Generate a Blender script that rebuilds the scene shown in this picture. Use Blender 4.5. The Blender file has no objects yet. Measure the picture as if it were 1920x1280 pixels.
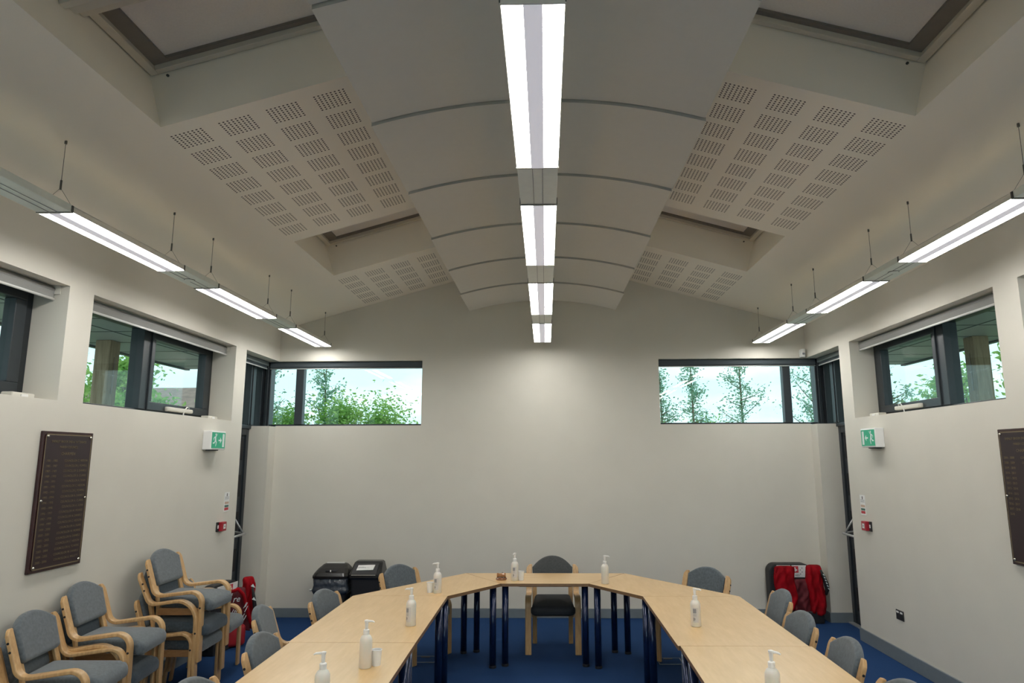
import bpy, bmesh, math, random
from mathutils import Vector, Matrix
random.seed(7)
S = bpy.context.scene
C = S.collection
PI = math.pi

# ------------------------------------------------------------------ camera
F = 1273.48; CX = 991.83
yaw, pitch, roll = -0.0239, 0.1691, -0.0032
fw = Vector((math.sin(yaw)*math.cos(pitch), math.cos(yaw)*math.cos(pitch), math.sin(pitch)))
rt = Vector((math.cos(yaw), -math.sin(yaw), 0)); up = rt.cross(fw)
c_, s_ = math.cos(roll), math.sin(roll)
r2 = c_*rt + s_*up; u2 = -s_*rt + c_*up
cam = bpy.data.cameras.new('camera'); co = bpy.data.objects.new('camera', cam); C.objects.link(co)
co.matrix_world = Matrix(((r2.x, u2.x, -fw.x, 0.06), (r2.y, u2.y, -fw.y, 0.0), (r2.z, u2.z, -fw.z, 1.85), (0, 0, 0, 1)))
cam.sensor_width = 36; cam.lens = F/1920*36; cam.shift_x = (960-CX)/1920
cam.clip_start = 0.05; cam.clip_end = 200
S.camera = co

# ------------------------------------------------------------------ world, view
S.view_settings.view_transform = 'Standard'; S.view_settings.look = 'None'
S.view_settings.gamma = 1; S.view_settings.use_curve_mapping = False
S.view_settings.exposure = 0.0
S.cycles.diffuse_bounces = 8; S.cycles.max_bounces = 16; S.cycles.transparent_max_bounces = 24
WORLD_STRENGTH = 2.15
W = bpy.data.worlds.new('sky'); S.world = W; W.use_nodes = True
nt = W.node_tree; nt.nodes.clear()
wo = nt.nodes.new('ShaderNodeOutputWorld'); bg = nt.nodes.new('ShaderNodeBackground')
tc = nt.nodes.new('ShaderNodeTexCoord'); mp = nt.nodes.new('ShaderNodeMapping'); no = nt.nodes.new('ShaderNodeTexNoise'); rp = nt.nodes.new('ShaderNodeValToRGB')
mp.inputs['Scale'].default_value = (2.2, 2.2, 7); no.inputs['Scale'].default_value = 2.2; no.inputs['Detail'].default_value = 4
rp.color_ramp.elements[0].position = 0.42; rp.color_ramp.elements[0].color = (0.46, 0.68, 0.73, 1)
rp.color_ramp.elements[1].position = 0.62; rp.color_ramp.elements[1].color = (0.62, 0.75, 0.78, 1)
nt.links.new(tc.outputs['Generated'], mp.inputs['Vector']); nt.links.new(mp.outputs[0], no.inputs['Vector'])
nt.links.new(no.outputs['Fac'], rp.inputs[0]); nt.links.new(rp.outputs[0], bg.inputs[0]); nt.links.new(bg.outputs[0], wo.inputs[0])
bg.inputs[1].default_value = WORLD_STRENGTH
LAMP = 29.5      # emission of the lit diffusers

# ------------------------------------------------------------------ materials
MT = {}
def mat(name, col, rough=0.6, metal=0.0, noise=0.0, nscale=20, bump=0.0, bscale=60, spec=0.5, emit=None, estr=0, trans=0, coat=0, sheen=0):
    if name in MT: return MT[name]
    m = bpy.data.materials.new(name); m.use_nodes = True; n = m.node_tree.nodes; l = m.node_tree.links
    b = n['Principled BSDF']; b.inputs['Base Color'].default_value = (*col, 1); b.inputs['Roughness'].default_value = rough
    b.inputs['Metallic'].default_value = metal; b.inputs['Specular IOR Level'].default_value = spec
    b.inputs['Transmission Weight'].default_value = trans; b.inputs['Coat Weight'].default_value = coat
    b.inputs['Sheen Weight'].default_value = sheen
    if emit: b.inputs['Emission Color'].default_value = (*emit, 1); b.inputs['Emission Strength'].default_value = estr
    t = n.new('ShaderNodeTexCoord')
    if noise:
        x = n.new('ShaderNodeTexNoise'); x.inputs['Scale'].default_value = nscale; x.inputs['Detail'].default_value = 5
        r = n.new('ShaderNodeValToRGB'); r.color_ramp.elements[0].position = .3; r.color_ramp.elements[1].position = .7
        r.color_ramp.elements[0].color = (*[max(0, c*(1-noise)) for c in col], 1); r.color_ramp.elements[1].color = (*[min(1, c*(1+noise)) for c in col], 1)
        l.new(t.outputs['Object'], x.inputs['Vector']); l.new(x.outputs['Fac'], r.inputs[0]); l.new(r.outputs[0], b.inputs['Base Color'])
    if bump:
        y = n.new('ShaderNodeTexNoise'); y.inputs['Scale'].default_value = bscale; y.inputs['Detail'].default_value = 3
        u = n.new('ShaderNodeBump'); u.inputs['Strength'].default_value = bump; u.inputs['Distance'].default_value = 0.01
        l.new(t.outputs['Object'], y.inputs['Vector']); l.new(y.outputs['Fac'], u.inputs['Height']); l.new(u.outputs[0], b.inputs['Normal'])
    MT[name] = m; return m

def wood(name, a, b_, scale=(1, 14, 14), rough=0.35, wscale=6, coat=0.0):
    m = bpy.data.materials.new(name); m.use_nodes = True; n = m.node_tree.nodes; l = m.node_tree.links
    b = n['Principled BSDF']; b.inputs['Roughness'].default_value = rough; b.inputs['Coat Weight'].default_value = coat; b.inputs['Coat Roughness'].default_value = .26; b.inputs['Coat IOR'].default_value = 1.5
    t = n.new('ShaderNodeTexCoord'); mp = n.new('ShaderNodeMapping'); mp.inputs['Scale'].default_value = scale
    x = n.new('ShaderNodeTexNoise'); x.inputs['Scale'].default_value = wscale; x.inputs['Detail'].default_value = 6; x.inputs['Roughness'].default_value = .6
    r = n.new('ShaderNodeValToRGB'); r.color_ramp.elements[0].position = .3; r.color_ramp.elements[1].position = .72
    r.color_ramp.elements[0].color = (*a, 1); r.color_ramp.elements[1].color = (*b_, 1)
    l.new(t.outputs['Object'], mp.inputs[0]); l.new(mp.outputs[0], x.inputs['Vector']); l.new(x.outputs['Fac'], r.inputs[0]); l.new(r.outputs[0], b.inputs['Base Color'])
    MT[name] = m; return m

WALLC = (0.635, 0.61, 0.54)
M_wall = mat('wall_paint', WALLC, .75, noise=.015, nscale=3, bump=.05, bscale=160, spec=.3)
M_floor = mat('blue_carpet', (0.018, 0.052, 0.145), .95, noise=.45, nscale=220, bump=.5, bscale=500, spec=.1)
M_skirt = mat('grey_skirting_paint', (0.17, 0.20, 0.22), .45, noise=.03)
M_dark = mat('anthracite_frame', (0.012, 0.016, 0.020), .38, noise=.1, nscale=8)
M_dark2 = mat('anthracite_light_edge', (0.024, 0.031, 0.037), .4, noise=.05)
M_panel = mat('white_acoustic_board', (0.62, 0.60, 0.54), .85, noise=.01, spec=.2)
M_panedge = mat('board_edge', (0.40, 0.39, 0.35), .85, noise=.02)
M_white = mat('white_plastic', (0.78, 0.78, 0.76), .35, noise=.01)
M_cream = mat('cream_plastic', (0.62, 0.60, 0.53), .45, noise=.02)
M_blind = mat('grey_blind_fabric', (0.25, 0.25, 0.24), .9, noise=.05, nscale=150, bump=.1)
M_blindd = mat('dark_blind_fabric', (0.055, 0.07, 0.08), .8, noise=.05, nscale=150)
M_skyblind = mat('pale_skylight_blind', (0.80, 0.76, 0.70), .9, noise=.03, nscale=90)
M_trimw = mat('cream_frame_trim', (0.62, 0.58, 0.49), .5, noise=.02)
M_fix = mat('fixture_aluminium', (0.76, 0.73, 0.66), .5, metal=.0, noise=.02)
M_fixg = mat('link_box_metal', (0.78, 0.82, 0.77), .4, metal=.15, noise=.03)
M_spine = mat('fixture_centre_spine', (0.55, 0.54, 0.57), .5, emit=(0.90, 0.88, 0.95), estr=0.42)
M_lit = mat('lit_diffuser', (0.9, 0.9, 0.9), .5, emit=(1.0, 0.98, 0.945), estr=LAMP)
M_wire = mat('steel_wire', (0.12, 0.12, 0.11), .4, metal=.6, noise=.02)
M_navy = mat('navy_gloss_metal', (0.007, 0.017, 0.062), .18, metal=.3, noise=.05, coat=.4)
M_foot = mat('black_rubber', (0.008, 0.008, 0.010), .6, noise=.1)
M_seat = mat('grey_wool_fabric', (0.092, 0.110, 0.122), .95, noise=.22, nscale=55, bump=.35, bscale=420, spec=.15, sheen=.35)
M_seatd = mat('dark_grey_wool_fabric', (0.055, 0.073, 0.088), .95, noise=.2, nscale=55, bump=.3, bscale=420, spec=.15, sheen=.25)
M_seatb = mat('black_seat_fabric', (0.016, 0.018, 0.022), .7, noise=.15, nscale=60, bump=.2, bscale=400)
M_beech = wood('beech_frame', (0.46, 0.27, 0.11), (0.62, 0.40, 0.19), (14, 14, 2), .33, 5, .25)
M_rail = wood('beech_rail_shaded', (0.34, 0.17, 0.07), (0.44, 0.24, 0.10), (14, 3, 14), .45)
M_top = wood('beech_tabletop', (0.66, 0.42, 0.17), (0.76, 0.50, 0.22), (9, 1.4, 9), .36, 3, 1.0)
M_topx = wood('beech_tabletop_cross', (0.66, 0.42, 0.17), (0.76, 0.50, 0.22), (1.4, 9, 9), .36, 3, 1.0)
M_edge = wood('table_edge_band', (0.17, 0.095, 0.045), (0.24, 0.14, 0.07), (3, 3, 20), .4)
M_black = mat('black_plastic', (0.010, 0.010, 0.011), .25, noise=.1, nscale=8)
M_blackm = mat('black_matt_plastic', (0.012, 0.012, 0.014), .55, noise=.1, nscale=8)
M_paper = mat('white_paper_label', (0.72, 0.72, 0.70), .6, noise=.02)
M_ink = mat('black_print', (0.02, 0.02, 0.025), .6, noise=.02)
M_inkg = mat('grey_print', (0.26, 0.27, 0.29), .6, noise=.02)
M_redp = mat('red_print', (0.50, 0.03, 0.04), .5, noise=.02)
M_green = mat('exit_green', (0.012, 0.30, 0.16), .4, noise=.02, emit=(0.012, 0.30, 0.16), estr=.25)
M_pict = mat('exit_white', (0.70, 0.78, 0.76), .4, noise=.01)
M_callred = mat('call_point_red', (0.36, 0.012, 0.025), .35, noise=.05)
M_coat = mat('red_coat_fabric', (0.27, 0.003, 0.008), .8, noise=.3, nscale=9, bump=.25, bscale=30, spec=.12)
M_coatd = mat('dark_red_lining', (0.10, 0.006, 0.012), .8, noise=.3, nscale=14)
M_maroon = mat('maroon_board', (0.035, 0.012, 0.013), .22, noise=.25, nscale=5)
M_maroonf = mat('plaque_face', (0.022, 0.009, 0.012), .42, noise=.12, nscale=6)
M_gilt = mat('dull_gold_lettering', (0.15, 0.115, 0.06), .45, noise=.1)
M_stud = mat('steel_stud', (0.5, 0.48, 0.42), .2, metal=1, noise=.02)
M_bottle = mat('milky_bottle_plastic', (0.72, 0.70, 0.63), .3, noise=.02, nscale=6)
M_bottle.node_tree.nodes['Principled BSDF'].inputs['Subsurface Weight'].default_value = .15
M_pump = mat('white_pump_plastic', (0.80, 0.79, 0.76), .3, noise=.01)
M_cup = mat('translucent_cup', (0.78, 0.79, 0.78), .25, noise=.01)
M_lab = mat('pale_bottle_label', (0.60, 0.58, 0.56), .5, noise=.03)
M_gavel = wood('dark_polished_wood', (0.10, 0.025, 0.008), (0.30, 0.11, 0.03), (20, 20, 20), .2, 6, .5)
M_bar = mat('push_bar_metal', (0.42, 0.43, 0.43), .3, metal=.6, noise=.02)
M_bag = mat('dark_bin_liner', (0.035, 0.045, 0.062), .18, noise=.5, nscale=12, bump=.6, bscale=25)
M_soffit = mat('soffit_panel', (0.30, 0.32, 0.31), .5, noise=.05)
M_joint = mat('soffit_joint', (0.03, 0.035, 0.035), .6, noise=.05)
M_oak = wood('weathered_timber', (0.25, 0.17, 0.10), (0.42, 0.31, 0.20), (12, 12, 1), .7, 4)
M_grass = mat('pale_gravel_ground', (0.36, 0.36, 0.31), .9, noise=.4, nscale=4)
M_bark = mat('bark', (0.20, 0.16, 0.11), .9, noise=.3, nscale=20)
M_brick = mat('house_brick', (0.38, 0.24, 0.17), .9, noise=.2, nscale=10)
M_tile = mat('roof_tile', (0.26, 0.17, 0.14), .8, noise=.25, nscale=6)

def leaf_mat(name, a, b_):
    m = bpy.data.materials.new(name); m.use_nodes = True; n = m.node_tree.nodes; l = m.node_tree.links
    n.clear(); o = n.new('ShaderNodeOutputMaterial'); d = n.new('ShaderNodeBsdfDiffuse'); t = n.new('ShaderNodeBsdfTranslucent'); mx = n.new('ShaderNodeMixShader')
    g = n.new('ShaderNodeTexCoord'); x = n.new('ShaderNodeTexNoise'); x.inputs['Scale'].default_value = 5; r = n.new('ShaderNodeValToRGB')
    r.color_ramp.elements[0].position = .35; r.color_ramp.elements[1].position = .65
    r.color_ramp.elements[0].color = (*a, 1); r.color_ramp.elements[1].color = (*b_, 1)
    l.new(g.outputs['Object'], x.inputs['Vector']); l.new(x.outputs['Fac'], r.inputs[0]); l.new(r.outputs[0], d.inputs[0]); l.new(r.outputs[0], t.inputs[0])
    mx.inputs[0].default_value = .5; l.new(d.outputs[0], mx.inputs[1]); l.new(t.outputs[0], mx.inputs[2]); l.new(mx.outputs[0], o.inputs[0])
    return m
M_leafy = leaf_mat('bright_leaves', (0.17, 0.37, 0.08), (0.46, 0.64, 0.20))
M_leafb = leaf_mat('silvery_leaves', (0.16, 0.34, 0.23), (0.42, 0.60, 0.42))

def glass_mat():
    m = bpy.data.materials.new('window_glass'); m.use_nodes = True; n = m.node_tree.nodes; l = m.node_tree.links; n.clear()
    o = n.new('ShaderNodeOutputMaterial'); t = n.new('ShaderNodeBsdfTransparent'); g = n.new('ShaderNodeBsdfGlossy'); mx = n.new('ShaderNodeMixShader'); f = n.new('ShaderNodeLayerWeight'); pw = n.new('ShaderNodeMath'); ml = n.new('ShaderNodeMath')
    t.inputs[0].default_value = (.93, .97, .96, 1); g.inputs['Roughness'].default_value = 0.0; f.inputs['Blend'].default_value = .5; pw.operation = 'POWER'; pw.inputs[1].default_value = 5; ml.operation = 'MULTIPLY_ADD'; ml.inputs[1].default_value = .94; ml.inputs[2].default_value = .035
    l.new(f.outputs['Facing'], pw.inputs[0]); l.new(pw.outputs[0], ml.inputs[0]); l.new(ml.outputs[0], mx.inputs[0]); l.new(t.outputs[0], mx.inputs[1]); l.new(g.outputs[0], mx.inputs[2]); l.new(mx.outputs[0], o.inputs[0])
    return m
M_glass = glass_mat()

def ceiling_mat():
    m = bpy.data.materials.new('perforated_plaster'); m.use_nodes = True; n = m.node_tree.nodes; l = m.node_tree.links
    b = n['Principled BSDF']; b.inputs['Roughness'].default_value = .8; b.inputs['Specular IOR Level'].default_value = .2
    t = n.new('ShaderNodeTexCoord'); sp = n.new('ShaderNodeSeparateXYZ'); l.new(t.outputs['Object'], sp.inputs[0])
    def m_(op, a, b2=None, c=None):
        k = n.new('ShaderNodeMath'); k.operation = op
        for i, v in enumerate((a, b2, c)):
            if v is None: continue
            if isinstance(v, (int, float)): k.inputs[i].default_value = v
            else: l.new(v, k.inputs[i])
        return k.outputs[0]
    ax = m_('ABSOLUTE', sp.outputs[0]); y = sp.outputs[1]
    def axis(v, start, pitch, n_, hp):
        q = m_('DIVIDE', m_('SUBTRACT', v, start), pitch)
        k = m_('ROUND', q)
        inr = m_('MULTIPLY', m_('GREATER_THAN', q, -.5), m_('LESS_THAN', q, n_-.5))
        d = m_('MULTIPLY', m_('SUBTRACT', q, k), pitch/hp)      # in hole pitches from the patch centre
        h = m_('SUBTRACT', m_('SUBTRACT', d, m_('FLOOR', d)), .5) # holes at half pitches
        inr = m_('MULTIPLY', inr, m_('LESS_THAN', m_('ABSOLUTE', d), 4.0))
        return m_('MULTIPLY', h, hp), inr
    hx, ix = axis(ax, 1.24, .2845, 4, .0248)
    def zone(start, n_):
        hy, iy = axis(y, start, .2405, n_, .0222)
        r = m_('SQRT', m_('ADD', m_('MULTIPLY', hx, hx), m_('MULTIPLY', hy, hy)))
        return m_('MULTIPLY', m_('MULTIPLY', ix, iy), m_('LESS_THAN', r, .0062))
    z = m_('MAXIMUM', zone(3.85, 8), zone(7.21, 5))
    mx = n.new('ShaderNodeMix'); mx.data_type = 'RGBA'; l.new(z, mx.inputs[0])
    mx.inputs[6].default_value = (0.90, 0.845, 0.74, 1); mx.inputs[7].default_value = (0.10, 0.085, 0.075, 1)
    l.new(mx.outputs[2], b.inputs['Base Color'])
    return m
M_ceil = ceiling_mat()

# ------------------------------------------------------------------ mesh helpers
def BM(): return bmesh.new()
def box(bm, x0, x1, y0, y1, z0, z1, mi=0):
    if x0 > x1: x0, x1 = x1, x0
    v = [bm.verts.new((x, y, z)) for z in (z0, z1) for y in (y0, y1) for x in (x0, x1)]
    for f in ((0, 2, 3, 1), (4, 5, 7, 6), (0, 1, 5, 4), (2, 6, 7, 3), (0, 4, 6, 2), (1, 3, 7, 5)):
        bm.faces.new([v[i] for i in f]).material_index = mi
def prism(bm, pts, d, cap_mi=0, side_mi=0):
    """pts: 3d loop; d: extrusion vector"""
    a = [bm.verts.new(p) for p in pts]; b = [bm.verts.new(Vector(p)+Vector(d)) for p in pts]
    n = len(pts)
    bm.faces.new(a[::-1]).material_index = cap_mi; bm.faces.new(b).material_index = cap_mi
    for i in range(n): bm.faces.new((a[i], a[(i+1) % n], b[(i+1) % n], b[i])).material_index = side_mi
def hexa(bm, p):
    v = [bm.verts.new(q) for q in p]
    for f in ((0, 2, 3, 1), (4, 5, 7, 6), (0, 1, 5, 4), (2, 6, 7, 3), (0, 4, 6, 2), (1, 3, 7, 5)): bm.faces.new([v[i] for i in f])
def lathe(bm, prof, cx=0, cy=0, z0=0, n=20, sx=1, sy=1):
    rings = []
    for r, z in prof: rings.append([bm.verts.new((cx+sx*r*math.cos(2*PI*i/n), cy+sy*r*math.sin(2*PI*i/n), z0+z)) for i in range(n)])
    for a, b in zip(rings, rings[1:]):
        for i in range(n): bm.faces.new((a[i], a[(i+1) % n], b[(i+1) % n], b[i]))
    bm.faces.new(rings[0][::-1]); bm.faces.new(rings[-1])
def tube(bm, pts, r, n=8):
    pts = [Vector(p) for p in pts]; rings = []
    for i, p in enumerate(pts):
        t = (pts[min(i+1, len(pts)-1)]-pts[max(i-1, 0)]).normalized()
        a = Vector((0, 0, 1)) if abs(t.z) < .9 else Vector((1, 0, 0))
        u = t.cross(a).normalized(); w = t.cross(u)
        rr = r[i] if isinstance(r, (list, tuple)) else r
        rings.append([bm.verts.new(p+rr*(math.cos(2*PI*k/n)*u+math.sin(2*PI*k/n)*w)) for k in range(n)])
    for a, b in zip(rings, rings[1:]):
        for i in range(n): bm.faces.new((a[i], a[(i+1) % n], b[(i+1) % n], b[i]))
    bm.faces.new(rings[0][::-1]); bm.faces.new(rings[-1])
def fillet(pts, rad, n=8):
    out = [Vector(pts[0])]
    for i in range(1, len(pts)-1):
        p = Vector(pts[i]); a = (Vector(pts[i-1])-p).normalized(); b = (Vector(pts[i+1])-p).normalized(); r = rad[i-1]
        ang = a.angle(b); t = r/math.tan(ang/2); c = p+(a+b).normalized()*(r/math.sin(ang/2))
        s = (p+a*t-c).normalized(); e = (p+b*t-c).normalized()
        for k in range(n+1):
            f = k/n; v = s.slerp(e, f) if s.angle(e) > 1e-3 else s
            out.append(c+v*r)
    out.append(Vector(pts[-1])); return out
def ribbon(bm, path, x0, x1, th, tip=0):
    """path of (y,z); a bent strip of given thickness between x0 and x1"""
    P = [Vector(p) for p in path]; A = []; B = []
    for i, p in enumerate(P):
        t = (P[min(i+1, len(P)-1)]-P[max(i-1, 0)]).normalized(); nrm = Vector((-t.y, t.x))
        A.append(p+nrm*th/2); B.append(p-nrm*th/2)
    def xe(i):
        d = (P[-1]-P[i]).length if tip and i > len(P)//2 else 9
        return x1-(x1-x0)*tip*max(0, 1-d/.045)**1.6
    V = [[bm.verts.new((x, q.x, q.y)) for q in (a, b)] for i, (a, b) in enumerate(zip(A, B)) for x in (x0, xe(i))]
    R = [(V[2*i][0], V[2*i+1][0], V[2*i+1][1], V[2*i][1]) for i in range(len(P))]
    for a, b in zip(R, R[1:]):
        for k in range(4): bm.faces.new((a[k], a[(k+1) % 4], b[(k+1) % 4], b[k]))
    bm.faces.new(R[0][::-1]); bm.faces.new(R[-1])
def pillow(bm, outline, z0, z1, r, crown=0.0, n=4, f=lambda v: v):
    """cushion: 2d outline lofted with rounded rims; f maps the built vector to its place"""
    cx = sum(p[0] for p in outline)/len(outline); cy = sum(p[1] for p in outline)/len(outline)
    def inset(d):
        o = []; L = len(outline)
        for i in range(L):
            a = Vector(outline[i-1]); p = Vector(outline[i]); b = Vector(outline[(i+1) % L])
            t = (b-a).normalized(); nn = Vector((-t.y, t.x)); o.append(p+nn*d)
        return o
    lay = []
    for k in range(n+1): q = k/n*PI/2; lay.append((r*(1-math.sin(q)), z0+r*(1-math.cos(q))))
    for k in range(n+1): q = k/n*PI/2; lay.append((r*(1-math.cos(q)), z1-r*(1-math.sin(q))))
    rings = [[bm.verts.new(f(Vector((p.x, p.y, z)))) for p in inset(d)] for d, z in lay]
    last = inset(r)
    for s in (.75, .5, .25):
        rings.append([bm.verts.new(f(Vector((cx+(p.x-cx)*s, cy+(p.y-cy)*s, z1+crown*(1-s*s))))) for p in last])
    L = len(outline)
    for a, b in zip(rings, rings[1:]):
        for i in range(L): bm.faces.new((a[i], a[(i+1) % L], b[(i+1) % L], b[i]))
    bm.faces.new(rings[0][::-1]); bm.faces.new(rings[-1])
def rrect(x0, x1, y0, y1, r, n=5):
    o = []
    for cx, cy, a in ((x1-r, y0+r, -PI/2), (x1-r, y1-r, 0), (x0+r, y1-r, PI/2), (x0+r, y0+r, PI)):
        for k in range(n+1): q = a+k/n*PI/2; o.append((cx+r*math.cos(q), cy+r*math.sin(q)))
    return o

def obj(name, bm, m, parent=None, bevel=0, smooth=False, loc=None):
    bmesh.ops.recalc_face_normals(bm, faces=bm.faces)
    me = bpy.data.meshes.new(name); bm.to_mesh(me); bm.free()
    for k in (m if isinstance(m, (list, tuple)) else [m]): me.materials.append(k)
    if smooth:
        for p in me.polygons: p.use_smooth = True
    o = bpy.data.objects.new(name, me); C.objects.link(o)
    if bevel:
        b = o.modifiers.new('bevel', 'BEVEL'); b.width = bevel; b.segments = 2; b.limit_method = 'ANGLE'; b.angle_limit = .6
    if parent: o.parent = parent
    if loc: o.location = loc
    return o
def tag(o, label, cat, group=None):
    o['label'] = label; o['category'] = cat
    if group: o['group'] = group
    return o
def thing(name, label, cat, loc=(0, 0, 0), rz=0, group=None):
    o = bpy.data.objects.new(name, None); C.objects.link(o); o.location = loc; o.rotation_euler = (0, 0, rz); o.empty_display_size = .1
    return tag(o, label, cat, group)
def struct(o):
    o['kind'] = 'structure'; return o
def sempty(name, loc=(0, 0, 0)):
    o = bpy.data.objects.new(name, None); C.objects.link(o); o.location = loc; return struct(o)
def dup(root, loc, rz, label, group=None):
    def cp(o, par):
        c = o.copy(); C.objects.link(c)
        if par: c.parent = par
        for ch in o.children: cp(ch, c)
        return c
    r = cp(root, None); r.location = loc; r.rotation_euler = (0, 0, rz); r['label'] = label
    if group: r['group'] = group
    return r
def text(s, size, m, parent, mtx, name='lettering', align='CENTER', ext=0.0004, xs=1.0):
    cu = bpy.data.curves.new(name, 'FONT'); cu.body = s; cu.size = size; cu.align_x = align; cu.align_y = 'CENTER'; cu.extrude = ext; cu.resolution_u = 2
    t = bpy.data.objects.new('tmp', cu); C.objects.link(t)
    me = bpy.data.meshes.new_from_object(t.evaluated_get(bpy.context.evaluated_depsgraph_get()))
    bpy.data.objects.remove(t); bpy.data.curves.remove(cu)
    me.transform(Matrix.Diagonal((xs, 1, 1, 1))); me.transform(mtx); me.materials.clear(); me.materials.append(m); me.name = name
    o = bpy.data.objects.new(name, me); C.objects.link(o); o.parent = parent
    return o

# ------------------------------------------------------------------ room shell
HX, YB, YF = 3.28, 8.384, -3.2
SILL, HEAD, WT, SL = 2.245, 3.05, 3.45, 0.2833
cz = lambda x: WT+SL*(HX-abs(x))
TH = .38
struct_floor = BM(); box(struct_floor, -3.7, 3.7, YF-.3, YB+.3, -.15, 0); struct(obj('floor', struct_floor, M_floor))
for sgn, nm in ((-1, 'wall_left'), (1, 'wall_right')):
    b = BM(); a, o_ = sgn*HX, sgn*(HX+TH)
    box(b, a, o_, YF, 7.44, 0, SILL)
    box(b, a, o_, YF, YB+.28, HEAD, WT+.12)
    for y0, y1 in ((YF, 2.22), (4.57, 4.83), (7.18, 7.44)): box(b, a, o_, y0, y1, SILL, HEAD)
    box(b, a, o_, 8.184, YB+.28, 0, SILL-.01)
    struct(obj(nm, b, M_wall))
b = BM()
box(b, -HX, HX, YB, YB+.28, 0, SILL)
box(b, -1.475, 1.465, YB, YB+.28, SILL, HEAD)
prism(b, [(-HX, YB, HEAD), (HX, YB, HEAD), (HX, YB, WT), (0, YB, cz(0)), (-HX, YB, WT)], (0, .28, 0))
struct(obj('wall_back', b, M_wall))
b = BM()      # wall behind the camera, with the glazed front that lets cool daylight over the tables
box(b, -HX-TH, HX+TH, YF-.2, YF, 0, .25); box(b, -HX-TH, -2.85, YF-.2, YF, .25, 2.75); box(b, 2.85, HX+TH, YF-.2, YF, .25, 2.75)
prism(b, [(-HX-TH, YF, 2.75), (HX+TH, YF, 2.75), (HX+TH, YF, WT), (0, YF, cz(0)+.1), (-HX-TH, YF, WT)], (0, -.2, 0))
struct(obj('wall_front', b, M_wall))
w7 = sempty('window_7', (0, YF-.1, .25))
b = BM(); box(b, -2.85, 2.85, -.04, .04, 0, .06); box(b, -2.85, 2.85, -.04, .04, 2.44, 2.50)
for xx in (-2.85, -1.45, -.03, 1.39, 2.79): box(b, xx, xx+.06, -.04, .04, .06, 2.44)
obj('frame', b, M_dark, w7)
for xx in (-2.79, -1.39, .03, 1.45): b = BM(); box(b, xx, xx+1.34, -.003, .003, .06, 2.44); obj('pane', b, M_glass, w7)

# ceiling slopes with shafts
def slope_box(b, sgn, xa, xb, y0, y1, d0, d1):
    """slab between |x| = xa..xb, heights d0..d1 measured square to the slope"""
    k = math.sqrt(1+SL*SL); P = []
    for d in (d0, d1):
        for y in (y0, y1):
            for x in (xa, xb): P.append((sgn*(x+SL/k*d), y, cz(x)+d/k))
    hexa(b, P)
b = BM()
OX0, OX1 = 1.02, 2.18
OPEN = ((1.60, 3.655), (5.79, 6.945))
SD = .35
for sgn in (-1, 1):
    slope_box(b, sgn, OX1, HX+.05, YF, YB+.0, 0, .04)
    slope_box(b, sgn, 0, OX0, YF, YB+.0, 0, .04)
    ys = [YF]+[v for o2 in OPEN for v in o2]+[YB]
    for i in range(0, len(ys), 2): slope_box(b, sgn, OX0, OX1, ys[i], ys[i+1], 0, .04)
    for y0, y1 in OPEN:
        slope_box(b, sgn, OX1, OX1+.03, y0-.03, y1+.03, .04, SD+.08)
        slope_box(b, sgn, OX0-.03, OX0, y0-.03, y1+.03, .04, SD+.08)
        slope_box(b, sgn, OX0, OX1, y1, y1+.03, .04, SD+.08)
        slope_box(b, sgn, OX0, OX1, y0-.03, y0, .04, SD+.08)
        slope_box(b, sgn, OX0-.03, OX1+.03, y0-.03, y1+.03, SD+.08, SD+.12)  # unseen opaque cover, added to keep sky light out of the shaft
struct(obj('ceiling', b, M_ceil))

# skirtings
def skirting(nm, boxes):
    b = BM()
    for q in boxes: box(b, *q)
    return struct(obj(nm, b, M_skirt, bevel=.003))
skirting('baseboard_left', [(-HX, -HX+.016, YF, 7.445, 0, .125), (-HX, -HX+.016, 8.184, YB-.016, 0, .11), (-HX-.24, -HX+.016, 8.17, 8.184, 0, .11)])
skirting('baseboard_right', [(HX-.016, HX, YF, 7.445, 0, .125), (HX-.016, HX, 8.184, YB-.016, 0, .11), (HX-.016, HX+.24, 8.17, 8.184, 0, .11)])
skirting('baseboard_back', [(-HX+.016, HX-.016, YB-.016, YB, 0, .105)])

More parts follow.
